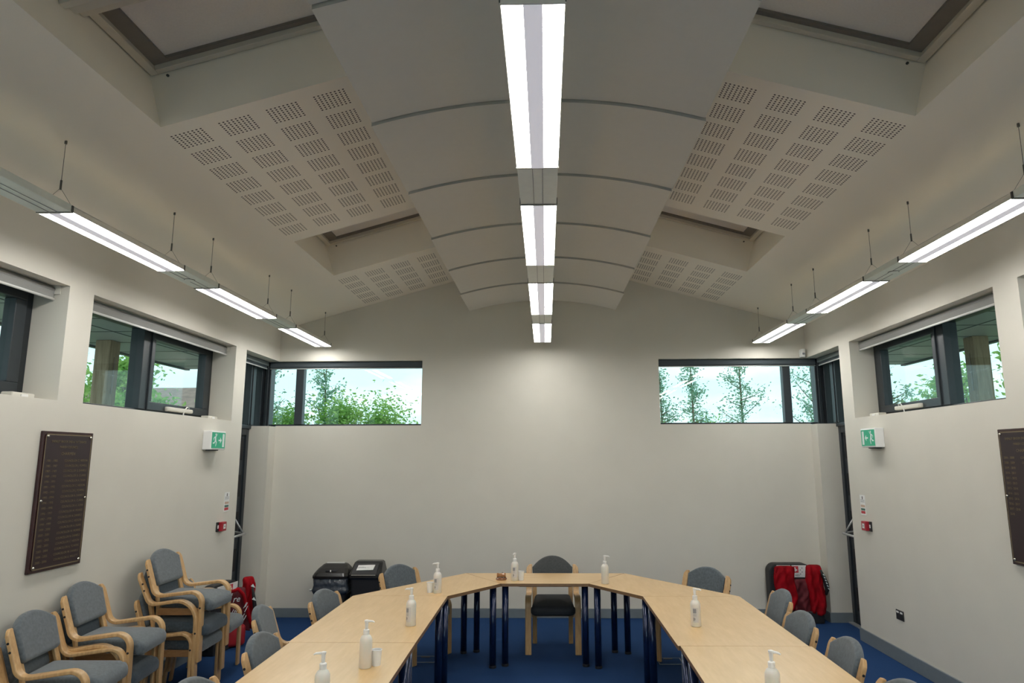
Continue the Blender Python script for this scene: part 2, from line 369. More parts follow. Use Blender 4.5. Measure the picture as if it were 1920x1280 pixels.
# side windows: dark frames, a fixed pane next to the camera and an opening sash beyond
def side_window(n, sgn, y0, y1):
    w = sempty('window_%d' % n, (sgn*3.58, (y0+y1)/2, SILL))
    X0, X1 = sgn*3.53, sgn*3.64; oy = (y0+y1)/2
    def rel(bm):
        bmesh.ops.translate(bm, verts=bm.verts, vec=(-sgn*3.58, -oy, -SILL)); return bm
    ym = y0+1.06; yn = ym+.16
    b = BM(); box(b, X0, X1, y0, y1, SILL, SILL+.04); box(b, X0, X1, y0, y1, HEAD-.05, HEAD); box(b, X0, X1, y0, y0+.05, SILL+.04, HEAD-.05); box(b, X0, X1, y1-.07, y1, SILL+.04, HEAD-.05)
    obj('frame', rel(b), M_dark, w, .004)
    b = BM(); box(b, sgn*3.515, X1, ym, yn-.05, SILL+.04, HEAD-.05); box(b, sgn*3.50, X1, yn-.05, yn-.02, SILL+.04, HEAD-.05); obj('mullion', rel(b), M_dark2, w, .004)
    b = BM(); a, c = yn-.02, y1-.07; z0, z1 = SILL+.04, HEAD-.05
    box(b, sgn*3.515, sgn*3.60, a, c, z0, z0+.075); box(b, sgn*3.515, sgn*3.60, a, c, z1-.07, z1); box(b, sgn*3.515, sgn*3.60, a, a+.05, z0+.075, z1-.07); box(b, sgn*3.515, sgn*3.60, c-.10, c, z0+.075, z1-.07)
    sash = obj('sash', rel(b), M_dark2, w, .005)
    b = BM(); box(b, sgn*3.555, sgn*3.56, a+.05, c-.10, z0+.075, z1-.07); obj('pane', rel(b), M_glass, w)
    b = BM(); box(b, sgn*3.575, sgn*3.58, y0+.05, ym, z0, z1); obj('pane', rel(b), M_glass, w)
side_window(1, -1, 4.83, 7.18); side_window(2, -1, 2.22, 4.57); side_window(3, 1, 4.83, 7.18); side_window(4, 1, 2.22, 4.57)

# corner windows wrapping the back wall and the side doors
def corner_window(n, sgn, xin, xm0, xm1):
    w = sempty('window_%d' % n, (sgn*3.4, 8.5, SILL))
    def rel(bm):
        bmesh.ops.translate(bm, verts=bm.verts, vec=(-sgn*3.4, -8.5, -SILL)); return bm
    Y0, Y1 = 8.47, 8.54
    b = BM(); box(b, sgn*xin, sgn*3.40, Y0, Y1, SILL, SILL+.022); box(b, sgn*xin, sgn*3.40, Y0, Y1, HEAD-.05, HEAD)
    box(b, sgn*xin, sgn*(xin+.006), Y0, Y1, SILL, HEAD)
    box(b, sgn*3.50, sgn*3.57, 7.44, 8.45, HEAD-.05, HEAD); box(b, sgn*3.50, sgn*3.57, 7.44, 8.45, SILL-.045, SILL+.0)
    obj('frame', rel(b), M_dark, w, .003)
    b = BM(); box(b, sgn*3.405, sgn*3.50, 8.46, 8.60, SILL, HEAD); box(b, sgn*3.49, sgn*3.60, 8.40, 8.55, SILL-.01, HEAD); box(b, sgn*3.43, sgn*3.47, 8.44, 8.47, SILL, HEAD)
    obj('corner_post', rel(b), M_dark, w, .006)
    b = BM(); box(b, sgn*xm0, sgn*xm1, 8.455, 8.55, SILL+.022, HEAD-.05); obj('mullion', rel(b), M_dark2, w, .006)
    b = BM(); box(b, sgn*3.49, sgn*3.58, 8.08, 8.225, SILL, HEAD-.05); box(b, sgn*3.48, sgn*3.50, 8.12, 8.15, SILL, HEAD-.05); box(b, sgn*3.50, sgn*3.58, 7.44, 7.52, SILL, HEAD-.05); obj('side_post', rel(b), M_dark, w, .005)
    b = BM(); box(b, sgn*xin, sgn*xm0, 8.50, 8.505, SILL+.022, HEAD-.05); obj('pane', rel(b), M_glass, w)
    b = BM(); box(b, sgn*xm1, sgn*3.405, 8.50, 8.505, SILL+.022, HEAD-.05); obj('pane', rel(b), M_glass, w)
    b = BM(); box(b, sgn*3.545, sgn*3.55, 8.225, 8.40, SILL, HEAD-.05); obj('pane', rel(b), M_glass, w)
    b = BM(); box(b, sgn*3.545, sgn*3.55, 7.52, 8.08, SILL, HEAD-.05); obj('pane', rel(b), M_glass, w)
corner_window(5, -1, 1.475, 2.985, 3.085); corner_window(6, 1, 1.465, 3.005, 3.10)

# doors in the side recesses
def door(n, sgn):
    d = sempty('door_%d' % n, (sgn*3.54, 7.8, 0))
    def rel(bm):
        bmesh.ops.translate(bm, verts=bm.verts, vec=(-sgn*3.54, -7.8, 0)); return bm
    b = BM(); box(b, sgn*3.52, sgn*3.60, 7.44, 7.50, 0, SILL-.045); box(b, sgn*3.52, sgn*3.60, 8.12, 8.184, 0, SILL-.045); box(b, sgn*3.52, sgn*3.60, 7.50, 8.12, SILL-.12, SILL-.045)
    obj('door_frame', rel(b), M_dark2, d, .004)
    b = BM(); box(b, sgn*3.54, sgn*3.59, 7.50, 8.12, .01, SILL-.12); leaf = obj('door_leaf', rel(b), M_dark2, d, .002)
    for z0, z1 in ((.15, .40), (.57, .82), (.99, 1.24), (1.41, 1.66), (1.83, 2.09)):
        b = BM(); box(b, sgn*3.534, sgn*3.545, 7.60, 8.08, z0, z1); obj('dark_panel', rel(b), M_foot, d, .003)
    b = BM()
    tube(b, [(sgn*3.36, 7.56, 1.00), (sgn*3.36, 7.88, 1.01), (sgn*3.40, 7.90, 1.01), (sgn*3.53, 7.90, 1.03)], .014)
    tube(b, [(sgn*3.36, 7.56, 1.00), (sgn*3.53, 7.54, 1.02)], .014)
    tube(b, [(sgn*3.375, 7.86, 1.02), (sgn*3.46, 7.83, 1.17)], .011)
    pb = obj('push_bar', rel(b), M_bar, d, smooth=True)
    b = BM(); box(b, sgn*3.515, sgn*3.535, 7.86, 7.95, .95, 1.12); obj('bar_mount', rel(b), M_bar, pb, .004)
    b = BM(); box(b, sgn*3.46, sgn*3.52, 7.44, 8.184, 0, .012); obj('threshold', rel(b), M_bar, d)
door(1, -1); door(2, 1)

# ------------------------------------------------------------------ barrel-shaped acoustic boards
CXP, HWP, ZE, SAG = .03, .885, 3.597, .125
Rp = (HWP**2+SAG**2)/(2*SAG)
def arcz(x): return ZE+SAG-Rp+math.sqrt(Rp*Rp-x*x)
joints = [1.435, 2.39, 3.345, 4.30, 5.26, 6.21, 7.155, 8.05]
plabel = ['nearest curved white ceiling board, only its rear corners in view', 'curved white ceiling board around the nearest lit strip', 'third curved white ceiling board from the camera, over the first grey link box', 'fourth curved white ceiling board from the camera, over the second lit strip', 'curved white ceiling board third from the back wall', 'curved white ceiling board second from the back wall', 'last curved white ceiling board with its free end at the back wall']
for i in range(7):
    y0, y1 = joints[i]+.004, joints[i+1]-.004; ym = (y0+y1)/2
    p = thing('curved_acoustic_board', plabel[i], 'ceiling board', (CXP, ym, ZE), 0, 'curved boards along the middle of the ceiling')
    b = BM(); N = 28; dz = .0 if i % 2 else .006; hw = HWP-(.006 if i % 2 else 0)
    R = []
    for k in range(N+1):
        x = -hw+2*hw*k/N; z = arcz(x)-ZE
        R.append([b.verts.new(v) for v in ((x, y0-ym, z-.009), (x, y1-ym, z+.006), (x, y1-ym, z+.030), (x, y0-ym, z+.019))])
    for a, c in zip(R, R[1:]):
        for k in range(4):
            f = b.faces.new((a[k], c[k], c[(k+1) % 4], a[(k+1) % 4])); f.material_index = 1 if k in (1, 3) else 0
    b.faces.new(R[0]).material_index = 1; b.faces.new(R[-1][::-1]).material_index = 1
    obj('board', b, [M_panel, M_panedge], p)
    for sx in (-.6, .6):
        b = BM(); tube(b, [(sx, 0, arcz(sx)-ZE+.03+dz), (sx, 0, cz(sx+CXP)-ZE)], .004, 6); obj('hanger_rod', b, M_wire, p)

# ------------------------------------------------------------------ strip lights
FW, FZ, FH = .10, 3.213, .055
def strip_light(length, wires, sgn):
    t = thing('strip_light', 'x', 'ceiling light')
    L = length/2
    b = BM(); prism(b, [(-FW, -L, .004), (FW, -L, .004), (FW, -L, .035), (FW*.72, -L, FH), (-FW*.72, -L, FH), (-FW, -L, .035)], (0, 2*L, 0)); obj('housing', b, M_fix, t, .002)
    for a, c in ((-.0965, -.030), (.030, .0965)):
        b = BM(); box(b, a, c, -L+.004, L-.004, 0, .005); obj('diffuser', b, M_lit, t)
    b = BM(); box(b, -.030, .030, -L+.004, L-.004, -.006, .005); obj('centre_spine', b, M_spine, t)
    for y in (-L, L): b = BM(); box(b, -FW-.002, FW+.002, y-.004, y+.004, -.003, .006); obj('end_trim', b, M_fix, t)
    for y in (-L+.0, L-.0):
        for s2 in (-1, 1):
            b = BM(); box(b, s2*(FW+.001)-.002, s2*(FW+.001)+.002, y-.007, y+.007, .0, .04); obj('clip', b, M_wire, t)
    if wires:
        for y in (-L+.0, L-.03):
            yy = y+(.0 if y < 0 else -.07) if False else y
            h = t_h = cz(2.64)-FZ
            y2 = -L-.045 if y < 0 else L-.085
            if y < 0: y2 = -L-.03
            b = BM(); tube(b, [(sgn*-.04, y2, FH+.10), (sgn*-.04, y2, h)], .0015, 6)
            tube(b, [(sgn*-.04, y2, FH+.07), (sgn*-.04, y2, FH+.125)], .0055, 8)
            tube(b, [(sgn*-.04, y2, h-.02), (sgn*-.04, y2, h)], .007, 8)
            tube(b, [(sgn*-.04, y2, FH+.08), (-.095, y2+.03, .035)], .0009, 5); tube(b, [(sgn*-.04, y2, FH+.08), (.095, y2+.03, .035)], .0009, 5)
            obj('suspension_wire', b, M_wire, t)
    else:
        for y in (-L+.1, L-.1):
            b = BM(); tube(b, [(0, y, FH), (0, y, ZE+SAG-FZ)], .005, 6); obj('suspension_wire', b, M_wire, t)
    return t
def link_box(length, sensor=False):
    t = thing('light_link_box', 'x', 'light link box')
    L = length/2
    b = BM(); box(b, -FW+.002, FW-.002, -L, L, .002, FH-.01); obj('box_body', b, M_fixg, t, .003)
    for x in (-.024, .024): b = BM(); box(b, x-.0012, x+.0012, -L, L, -.0005, .003); obj('seam', b, M_inkg, t)
    for y in (-L+.003, L-.003): b = BM(); box(b, -.095, .095, y-.003, y+.003, -.001, .004); obj('end_gap', b, M_wire, t)
    if sensor:
        b = BM(); lathe(b, [(.034, -.006), (.036, .0), (.036, .004)], 0, 0, 0, 20); obj('sensor_disc', b, M_fixg, t, smooth=False)
        b = BM(); lathe(b, [(.039, -.0015), (.039, .003)], 0, 0, 0, 20); obj('sensor_ring', b, M_wire, t)
    return t
XL, XR = -2.69, 2.68
runs = {
 'left': (XL, [(1.85, 3.04), (3.575, 4.775), (5.31, 6.51), (7.045, 8.24)], ['nearest strip light of the left run, almost wholly out of the left frame edge', 'long lit strip light hanging above the nearer left wall window, second of the left run', 'third lit strip light of the left run, above the further left wall window', 'smallest lit strip light of the left run, ending before the back wall']),
 'centre': (.03, [(1.865, 3.055), (3.545, 4.72), (5.235, 6.43), (6.89, 8.02)], ['largest lit strip light at the top centre of the ceiling', 'second lit strip light of the centre run, between two grey link boxes', 'third lit strip light of the centre run below the curved boards', 'smallest lit strip light of the centre run nearest the back wall']),
 'right': (XR, [(1.80, 2.99), (3.535, 4.735), (5.275, 6.465), (7.0, 8.19)], ['nearest strip light of the right run, almost wholly out of the right frame edge', 'long lit strip light at the right frame edge above the wall window', 'third lit strip light of the right run, beyond the grey box with a sensor', 'smallest lit strip light of the right run, ending before the back wall'])}
llabel = {'left': ['grey metal link box at the left frame edge before the long lit strip', 'grey link box with a round sensor in the left light run', 'grey link box furthest back in the left light run'],
          'centre': ['largest grey link box in the centre light run', 'middle grey link box of the centre light run', 'smallest grey link box of the centre light run near the back wall'],
          'right': ['grey link box of the right light run at the right frame edge', 'grey link box with a round sensor in the right light run', 'pale green tinted link box furthest back in the right light run']}
for side, (x, mods, labs) in runs.items():
    sgn = {'left': -1, 'centre': 0, 'right': 1}[side]
    for (y0, y1), lb in zip(mods, labs):
        t = strip_light(y1-y0, side != 'centre', sgn); t.location = (x, (y0+y1)/2, FZ); t['label'] = lb; t['group'] = 'strip lights of the %s run' % side
    for i in range(3):
        y0, y1 = mods[i][1]+.006, mods[i+1][0]-.006
        t = link_box(y1-y0, side != 'centre' and i == 1); t.location = (x, (y0+y1)/2, FZ); t['label'] = llabel[side][i]; t['group'] = 'link boxes of the %s light run' % side
    # the run carries on behind the camera
    t = strip_light(1.19, side != 'centre', sgn); t.location = (x, .85, FZ); t['label'] = 'strip light of the %s run overhead, behind the visible ones' % side; t['group'] = 'strip lights of the %s run' % side
    t = strip_light(1.19, side != 'centre', sgn); t.location = (x, -.9, FZ); t['label'] = 'strip light of the %s run furthest from the back wall' % side; t['group'] = 'strip lights of the %s run' % side

# ------------------------------------------------------------------ skylight frames with blinds
k_ = math.sqrt(1+SL*SL)
def skylight_blind(sgn, y0, y1, label, bars=False):
    t = thing('skylight_blind', label, 'skylight blind', (sgn*1.6, (y0+y1)/2, cz(1.6)+SD), 0, 'closed blinds in the ceiling skylights')
    off = Vector((-sgn*1.6, -(y0+y1)/2, -(cz(1.6)+SD)))
    def rel(bm):
        bmesh.ops.translate(bm, verts=bm.verts, vec=off); return bm
    e = .004
    b = BM()
    slope_box(b, sgn, OX1-.055, OX1-.01, y0+e, y1-.008, SD-.02, SD+.02); slope_box(b, sgn, OX0+e, OX0+.04, y0+e, y1-.008, SD-.02, SD+.02)
    slope_box(b, sgn, OX0+.04, OX1-.055, y1-.05, y1-.008, SD-.02, SD+.02); slope_box(b, sgn, OX0+.04, OX1-.055, y0+e, y0+.04, SD-.02, SD+.02)
    obj('frame', rel(b), M_trimw, t, .003)
    b = BM(); slope_box(b, sgn, OX1-.14, OX1-.055, y0+.04, y1-.05, SD+.012, SD+.03); slope_box(b, sgn, OX0+.04, OX1-.14, y1-.085, y1-.05, SD+.012, SD+.03); obj('guide_rail', rel(b), mat('taupe_rail', (.20, .18, .155), .6, noise=.03), t)
    b = BM(); slope_box(b, sgn, OX0+.02, OX1-.10, y0+.03, y1-.07, SD+.03, SD+.036); obj('fabric', rel(b), M_skyblind, t)
    b = BM(); slope_box(b, sgn, OX0, OX1, y0+.001, y1-.001, SD+.045, SD+.07); obj('light_block_board', rel(b), M_blindd, t)  # unseen board above the blind, added to stop sky light leaking round it
    b = BM(); p = Vector((sgn*(OX1-.10+SL/k_*(SD-.04)), y1-.003, cz(OX1-.10)+(SD-.04)/k_)); lathe(b, [(.008, -.006), (.008, .006)], 0, 0, 0, 10); bmesh.ops.rotate(b, verts=b.verts, matrix=Matrix.Rotation(PI/2, 3, 'X')); bmesh.ops.translate(b, verts=b.verts, vec=p); obj('screw', rel(b), M_wire, t)
    if bars:
        b = BM(); slope_box(b, sgn, OX0+.02, OX1-.002, 3.0, 3.05, SD-.055, SD-.02); slope_box(b, sgn, OX0+.02, OX1-.06, 3.05, 3.075, SD-.035, SD-.0); obj('cross_bar', rel(b), M_trimw, t, .003)
        b = BM(); slope_box(b, sgn, OX0+.02, OX1+.0, 2.93, 2.985, SD-.085, SD-.05); obj('headrail', rel(b), M_cream, t, .004)
        b = BM(); slope_box(b, sgn, OX0+.02, OX1+.0, 2.86, 2.90, SD-.12, SD-.085); obj('headrail', rel(b), M_cream, t, .004)
skylight_blind(-1, OPEN[0][0], OPEN[0][1], 'closed pale blind in the large near left skylight, with cream rails across it', True)
skylight_blind(1, OPEN[0][0], OPEN[0][1], 'closed pale blind in the large near right skylight')
skylight_blind(-1, OPEN[1][0], OPEN[1][1], 'closed pale blind in the smaller far left skylight')
skylight_blind(1, OPEN[1][0], OPEN[1][1], 'closed pale blind in the smaller far right skylight')

# ------------------------------------------------------------------ roller blinds
def side_blind(sgn, y0, y1, label):
    t = thing('roller_blind', label, 'blind', (sgn*3.38, (y0+y1)/2, 2.95), 0, 'rolled up blinds of the side windows')
    oy = (y0+y1)/2; L = (y1-y0)/2-.012
    b = BM(); box(b, -.001, .001, -L, L-.004, 0.012, .075); obj('fabric', b, M_blind, t)
    b = BM(); tube(b, [(sgn*.018, -L, .072), (sgn*.018, L, .072)], .022, 14); obj('roller', b, M_blind, t, smooth=True)
    b = BM(); tube(b, [(0, -L, .004), (0, L, .004)], .009, 10); obj('bottom_rail', b, M_white, t, smooth=True)
    for y in (-L-.009, L): b = BM(); box(b, -.012, .04, y, y+.008, .04, .0985); obj('bracket', b, M_cream, t)
side_blind(-1, 4.83, 7.18, 'grey roller blind rolled up in the further left wall window'); side_blind(-1, 2.22, 4.57, 'grey roller blind rolled up in the left wall window cut by the frame edge')
side_blind(1, 4.83, 7.18, 'grey roller blind rolled up in the further right wall window'); side_blind(1, 2.22, 4.57, 'grey roller blind of the right wall window cut by the frame edge')
def back_blind(sgn, xin, label, label2):
    t = thing('roller_blind', label, 'blind', (sgn*(xin+3.42)/2, 8.445, 2.96), 0, 'dark roller blinds of the corner windows')
    L = (3.42-xin)/2
    b = BM(); box(b, -L+.004, L-.004, -.018, .02, .018, .088); obj('cassette', b, M_blindd, t, .012)
    b = BM(); box(b, -L+.006, L-.006, -.004, .004, .006, .02); obj('fabric', b, M_blindd, t)
    b = BM(); tube(b, [(-L+.006, 0, .002), (L-.006, 0, .002)], .006, 8); obj('bottom_rail', b, M_white, t, smooth=True)
    t = thing('roller_blind', label2, 'blind', (sgn*3.44, 7.90, 2.96), 0, 'dark roller blinds of the corner windows')
    b = BM(); box(b, -.03, .03, -.45, .50, .03, .089); obj('cassette', b, mat('grey_green_cassette', (.12, .14, .14), .5, noise=.05), t, .014)
    b = BM(); box(b, -.002, .002, -.45, .50, .004, .05); obj('fabric', b, M_blindd, t)
    b = BM(); tube(b, [(0, -.45, .0), (0, .50, .0)], .008, 8); obj('bottom_rail', b, M_white, t, smooth=True)
back_blind(-1, 1.475, 'dark roller blind along the head of the left back window', 'short dark roller blind over the left door in the corner')
back_blind(1, 1.465, 'dark roller blind along the head of the right back window', 'short dark roller blind over the right door in the corner')

# ------------------------------------------------------------------ window winders, sill boxes, detector
def winder(sgn, label):
    t = thing('window_winder', label, 'window winder', (sgn*3.505, 6.55, 2.292), 0, 'cream winders on the side windows')
    b = BM(); pillow(b, rrect(-.028, .028, -.24, .22, .024), 0, .04, .012, 0, 3); obj('motor_case', b, M_cream, t, smooth=True)
    b = BM(); tube(b, [(0, .16, .035), (0, .18, .055), (sgn*-.01, .12, .06), (sgn*-.02, .05, .02), (sgn*-.03, .02, -.03)], .006, 8); obj('cord', b, M_white, t, smooth=True)
winder(-1, 'cream window winder at the foot of the left wall window'); winder(1, 'cream window winder at the foot of the right wall window')
def sill_box(sgn, y, label):
    t = thing('sill_box', label, 'small box', (sgn*3.44, y, SILL), 0, 'small cream boxes on the window sills')
    b = BM(); box(b, -.04, .04, -.10, .10, 0, .04); obj('case', b, M_cream, t, .008)
    b = BM(); box(b, sgn*-.048, sgn*-.04, -.03, .03, .008, .03); obj('cover', b, M_white, t, .002)
sill_box(-1, 7.02, 'small cream box on the sill of the further left window'); sill_box(-1, 4.42, 'small cream box on the sill of the left window cut by the frame'); sill_box(1, 7.02, 'small cream box on the sill of the right wall window')
t = thing('motion_detector', 'white motion detector high in the right back corner', 'motion detector', (3.225, 8.33, 3.05))
b = BM(); pillow(b, rrect(-.028, .028, -.03, .054, .02), 0, .105, .012, 0, 3); obj('case', b, M_white, t, smooth=True)
b = BM(); box(b, -.016, .016, -.034, -.026, .03, .055); obj('lens', b, M_inkg, t, .003)

# ------------------------------------------------------------------ plaques
def plaque(sgn, y0, y1, label, header, rows):
    t = thing('honours_board', label, 'honours board', (sgn*HX, (y0+y1)/2, 1.12), 0, 'maroon honours boards on the side walls')
    Wd, Ht = (y1-y0)/2, .915
    b = BM(); box(b, 0, -sgn*.022, -Wd, Wd, 0, Ht); obj('board', b, M_maroon, t, .004)
    b = BM(); pts = rrect(-Wd+.02, Wd-.02, .02, Ht-.02, .02); prism(b, [(-sgn*.022, p[0], p[1]) for p in pts], (-sgn*.004, 0, 0)); obj('engraved_plate', b, [M_maroonf], t)
    b = BM(); o1 = rrect(-Wd+.018, Wd-.018, .018, Ht-.018, .022); o2 = rrect(-Wd+.026, Wd-.026, .026, Ht-.026, .018)
    A = [b.verts.new((-sgn*.0268, p[0], p[1])) for p in o1]; B = [b.verts.new((-sgn*.0268, p[0], p[1])) for p in o2]
    for i in range(len(A)): b.faces.new((A[i], A[(i+1) % len(A)], B[(i+1) % len(A)], B[i]))
    obj('gold_border', b, M_gilt, t)
    for yy in (-Wd+.035, Wd-.035):
        for zz in (.035, Ht/2, Ht-.035):
            b = BM(); lathe(b, [(.010, 0), (.010, .004), (.005, .010)], 0, 0, 0, 12); bmesh.ops.rotate(b, verts=b.verts, matrix=Matrix.Rotation(-sgn*PI/2, 3, 'Y')); bmesh.ops.translate(b, verts=b.verts, vec=(-sgn*.026, yy, zz)); obj('stud', b, M_stud, t, smooth=True)
    def mt(y, z):   # text facing the room: left wall reads along +y, right wall along -y
        X = Vector((0, 1, 0)) if sgn < 0 else Vector((0, -1, 0)); Z = Vector((0, 0, 1)); N = X.cross(Z)
        return Matrix(((X.x, Z.x, N.x, -sgn*.0272), (X.y, Z.y, N.y, y), (X.z, Z.z, N.z, z), (0, 0, 0, 1)))
    d = 1 if sgn < 0 else -1
    text(header, .0235, M_gilt, t, mt(0, Ht-.068), xs=.86); text('PARISH COUNCIL', .023, M_gilt, t, mt(0, Ht-.105)); text('CHAIRMEN', .028, M_gilt, t, mt(0, Ht-.150))
    z = Ht-.197
    for yr, nm in rows:
        text(yr, .022, M_gilt, t, mt(-d*(Wd-.045), z), 'year_lettering', 'LEFT')
        if nm: text(nm, .0215, M_gilt, t, mt(d*(Wd-.045), z), 'name_lettering', 'RIGHT', xs=.95)
        z -= .0345
rowsL = [('1981 - 1985', 'COUNCILLOR C. HEESON'), ('1985 - 1987', 'COUNCILLOR J. POWELL'), ('1987 - 1989', 'COUNCILLOR G. DANIELS'), ('1989 - 1990', 'COUNCILLOR D. CLARKE'), ('1990 - 1991', 'COUNCILLOR A. DEAN'), ('1991 - 1992', 'COUNCILLOR C. HEESON'), ('1992 - 1993', 'COUNCILLOR J. POWELL'), ('1993 - 1994', 'COUNCILLOR A. DANIELS'), ('1994 - 1995', 'COUNCILLOR A. CLARKE'), ('1995 - 1996', 'COUNCILLOR A. DEAN'), ('1996 - 1997', 'COUNCILLOR W. MORRIS'), ('1997 - 1998', 'COUNCILLOR N. DANIELS'), ('1998 - 1999', 'COUNCILLOR C. HEESON'), ('1999 - 2000', 'COUNCILLOR A. DEAN'), ('2000 - 2001', 'COUNCILLOR W. MORRIS'), ('2001 - 2002', 'COUNCILLOR N. DANIELS'), ('2002 - 2003', 'COUNCILLOR C. HEESON'), ('2003 - 2004', 'COUNCILLOR A. TOWERS'), ('2004 - 2005', 'COUNCILLOR W. DANIELS'), ('2005 - 2006', 'COUNCILLOR A. WILLETT')]
rowsR = [('2006 - 2008', 'COUNCILLOR A. WILLETT'), ('2008 - 2009', 'COUNCILLOR C. MORRIS'), ('2009 - 2010', 'COUNCILLOR A. DEAN'), ('2010 - 2011', ''), ('2011 - 2012', 'COUNCILLOR'), ('2012 - 2013', 'COUNCILLOR'), ('2013 - 2014', ''), ('2014 - 2015', ''), ('2015 - 2016', ''), ('2016 - 2017', 'COUNCILLOR'), ('2017 - 2018', ''), ('2018', '')]
plaque(-1, 4.45, 4.95, 'tall maroon board of gold names on the left wall', 'SHENLEY BROOK END & TATTENHOE', rowsL)
plaque(1, 4.43, 4.93, 'maroon board of dates and names on the right wall, cut by the frame edge', 'SHENLEY BROOK END & TATTENHOE', rowsR)

# ------------------------------------------------------------------ exit signs
def exit_sign(sgn, label):
    t = thing('exit_sign', label, 'exit sign', (sgn*HX, 6.75, 1.935), 0, 'green running man exit signs')
    b = BM(); box(b, 0, -sgn*.085, -.15, .15, 0, .185); obj('housing', b, M_white, t, .006)
    xf = -sgn*.0855
    b = BM(); box(b, xf, -sgn*.0875, -.137, .137, .016, .170); obj('green_face', b, M_green, t)
    xq = -sgn*.0878
    # picture coords: u to the right as seen from the room, v up; the man runs towards the corner
    def P(u, v): return (xq, (u if sgn < 0 else -u), v)
    m = 1
    def poly(bm, pts): bm.faces.new([bm.verts.new(P(*p)) for p in pts])
    b = BM()
    poly(b, [(.078, .028), (.118, .028), (.118, .158), (.078, .158)]) if sgn < 0 else poly(b, [(-.118, .028), (-.078, .028), (-.078, .158), (-.118, .158)])
    d = 1 if sgn < 0 else -1
    q = lambda pts: poly(b, [(d*u, v) for u, v in pts])
    q([(-.005, .085), (.03, .085), (.03, .10), (-.005, .10)]); q([(.03, .062), (.062, .0925), (.03, .123)])
    obj('arrow_and_door', b, M_pict, t)
    b = BM()
    cu, cv = -.062, .148
    poly(b, [(d*(cu+.012*math.cos(a*PI/6)), cv+.012*math.sin(a*PI/6)) for a in range(12)])
    q([(-.085, .128), (-.060, .134), (-.052, .095), (-.078, .088)])
    q([(-.066, .131), (-.030, .150), (-.020, .165), (-.036, .152), (-.064, .118)])
    q([(-.085, .128), (-.110, .112), (-.105, .090), (-.098, .092), (-.100, .108), (-.082, .118)])
    q([(-.078, .090), (-.054, .096), (-.040, .072), (-.052, .034), (-.064, .034), (-.056, .068)])
    q([(-.078, .092), (-.062, .086), (-.085, .060), (-.118, .058), (-.118, .070), (-.092, .074)])
    obj('running_figure', b, M_pict, t)
    b = BM(); box(b, -sgn*.01, -sgn*.06, -.10, .06, -.008, 0); obj('mount', b, M_foot, t)
exit_sign(-1, 'green exit sign with running man on the left wall'); exit_sign(1, 'green exit sign with running man on the right wall')

def notice(sgn, y, z, label):
    t = thing('fire_notice', label, 'notice', (sgn*HX, y, z), 0, 'small fire notices beside the doors')
    b = BM(); box(b, 0, -sgn*.003, -.055, .055, 0, .198); obj('notice_sheet', b, M_white, t)
    X = -sgn*.0036
    def strip(nm, y0, y1, z0, z1, m): b = BM(); box(b, -sgn*.003, X, y0, y1, z0, z1); obj(nm, b, m, t)
    strip('black_symbol', -.008, .008, .155, .185, M_ink); strip('frame_line', -.045, .045, .148, .151, M_inkg)
    for k in range(3): strip('text_line', -.042, .042, .126+.007*k, .1285+.007*k, M_inkg)
    strip('orange_band', -.045, .045, .078, .100, mat('pale_orange_print', (.60, .42, .32), .6, noise=.02)); strip('green_band', -.045, .045, .045, .066, mat('dark_green_print', (.06, .16, .12), .6, noise=.02)); strip('red_band', -.045, .045, .014, .040, M_redp)
notice(-1, 7.20, 1.305, 'small fire notice above the call point on the left wall'); notice(1, 7.165, 1.265, 'small fire notice above the call point on the right wall')

def call_point(sgn, label):
    t = thing('fire_call_point', label, 'fire call point', (sgn*HX, 7.08, 1.12), 0, 'red fire call points')
    b = BM(); box(b, 0, -sgn*.045, -.03, .065, 0, .09); obj('red_case', b, M_callred, t, .005)
    b = BM(); box(b, -sgn*.0452, -sgn*.047, -.005, .04, .022, .068); w = obj('white_window', b, M_white, t)
    b = BM(); box(b, -sgn*.047, -sgn*.048, .012, .022, .038, .052); obj('black_mark', b, M_ink, w)
    b = BM(); box(b, 0, -sgn*.012, -.075, -.034, -.002, .092); k = obj('key_switch_plate', b, M_blackm, t, .002)
    b = BM(); box(b, -sgn*.012, -sgn*.014, -.066, -.042, .03, .062); obj('switch_label', b, M_white, k)
call_point(-1, 'red fire call point with a black switch on the left wall'); call_point(1, 'red fire call point with a black switch on the right wall')

t = thing('wall_socket', 'black double wall socket low on the right wall', 'socket', (HX, 6.60, .38))
b = BM(); box(b, 0, -.008, -.066, .066, 0, .086); obj('face_plate', b, M_blackm, t, .003)
b = BM(); box(b, -.008, -.011, -.055, -.015, .06, .075); obj('rocker_switch', b, M_white, t)
b = BM(); box(b, -.008, -.011, .012, .052, .06, .075); obj('rocker_switch', b, M_white, t)
for yy in (-.035, .033):
    b = BM(); box(b, -.008, -.009, yy-.02, yy+.02, .015, .045); obj('socket_opening', b, M_foot, t)

# floor boxes
def floor_box(x, y, label):
    t = thing('floor_socket_box', label, 'floor box', (x, y, 0), 0, 'flush floor boxes in the carpet')
    b = BM()
    for q in ((-.11, .11, -.10, -.092), (-.11, .11, .092, .10), (-.11, -.102, -.092, .092), (.102, .11, -.092, .092)): box(b, *q, 0, .006)
    obj('rim', b, mat('dull_rim', (.10, .13, .17), .4, noise=.05), t)
    b = BM(); box(b, -.102, .102, -.092, .092, 0, .003); l = obj('lid', b, M_floor, t)
    b = BM(); box(b, -.045, .035, .055, .09, .003, .006); obj('cable_flap', b, M_foot, l)
floor_box(1.185, 6.67, 'flush floor box in the blue carpet under the right tables'); floor_box(-1.08, 6.70, 'flush floor box in the blue carpet under the left tables')

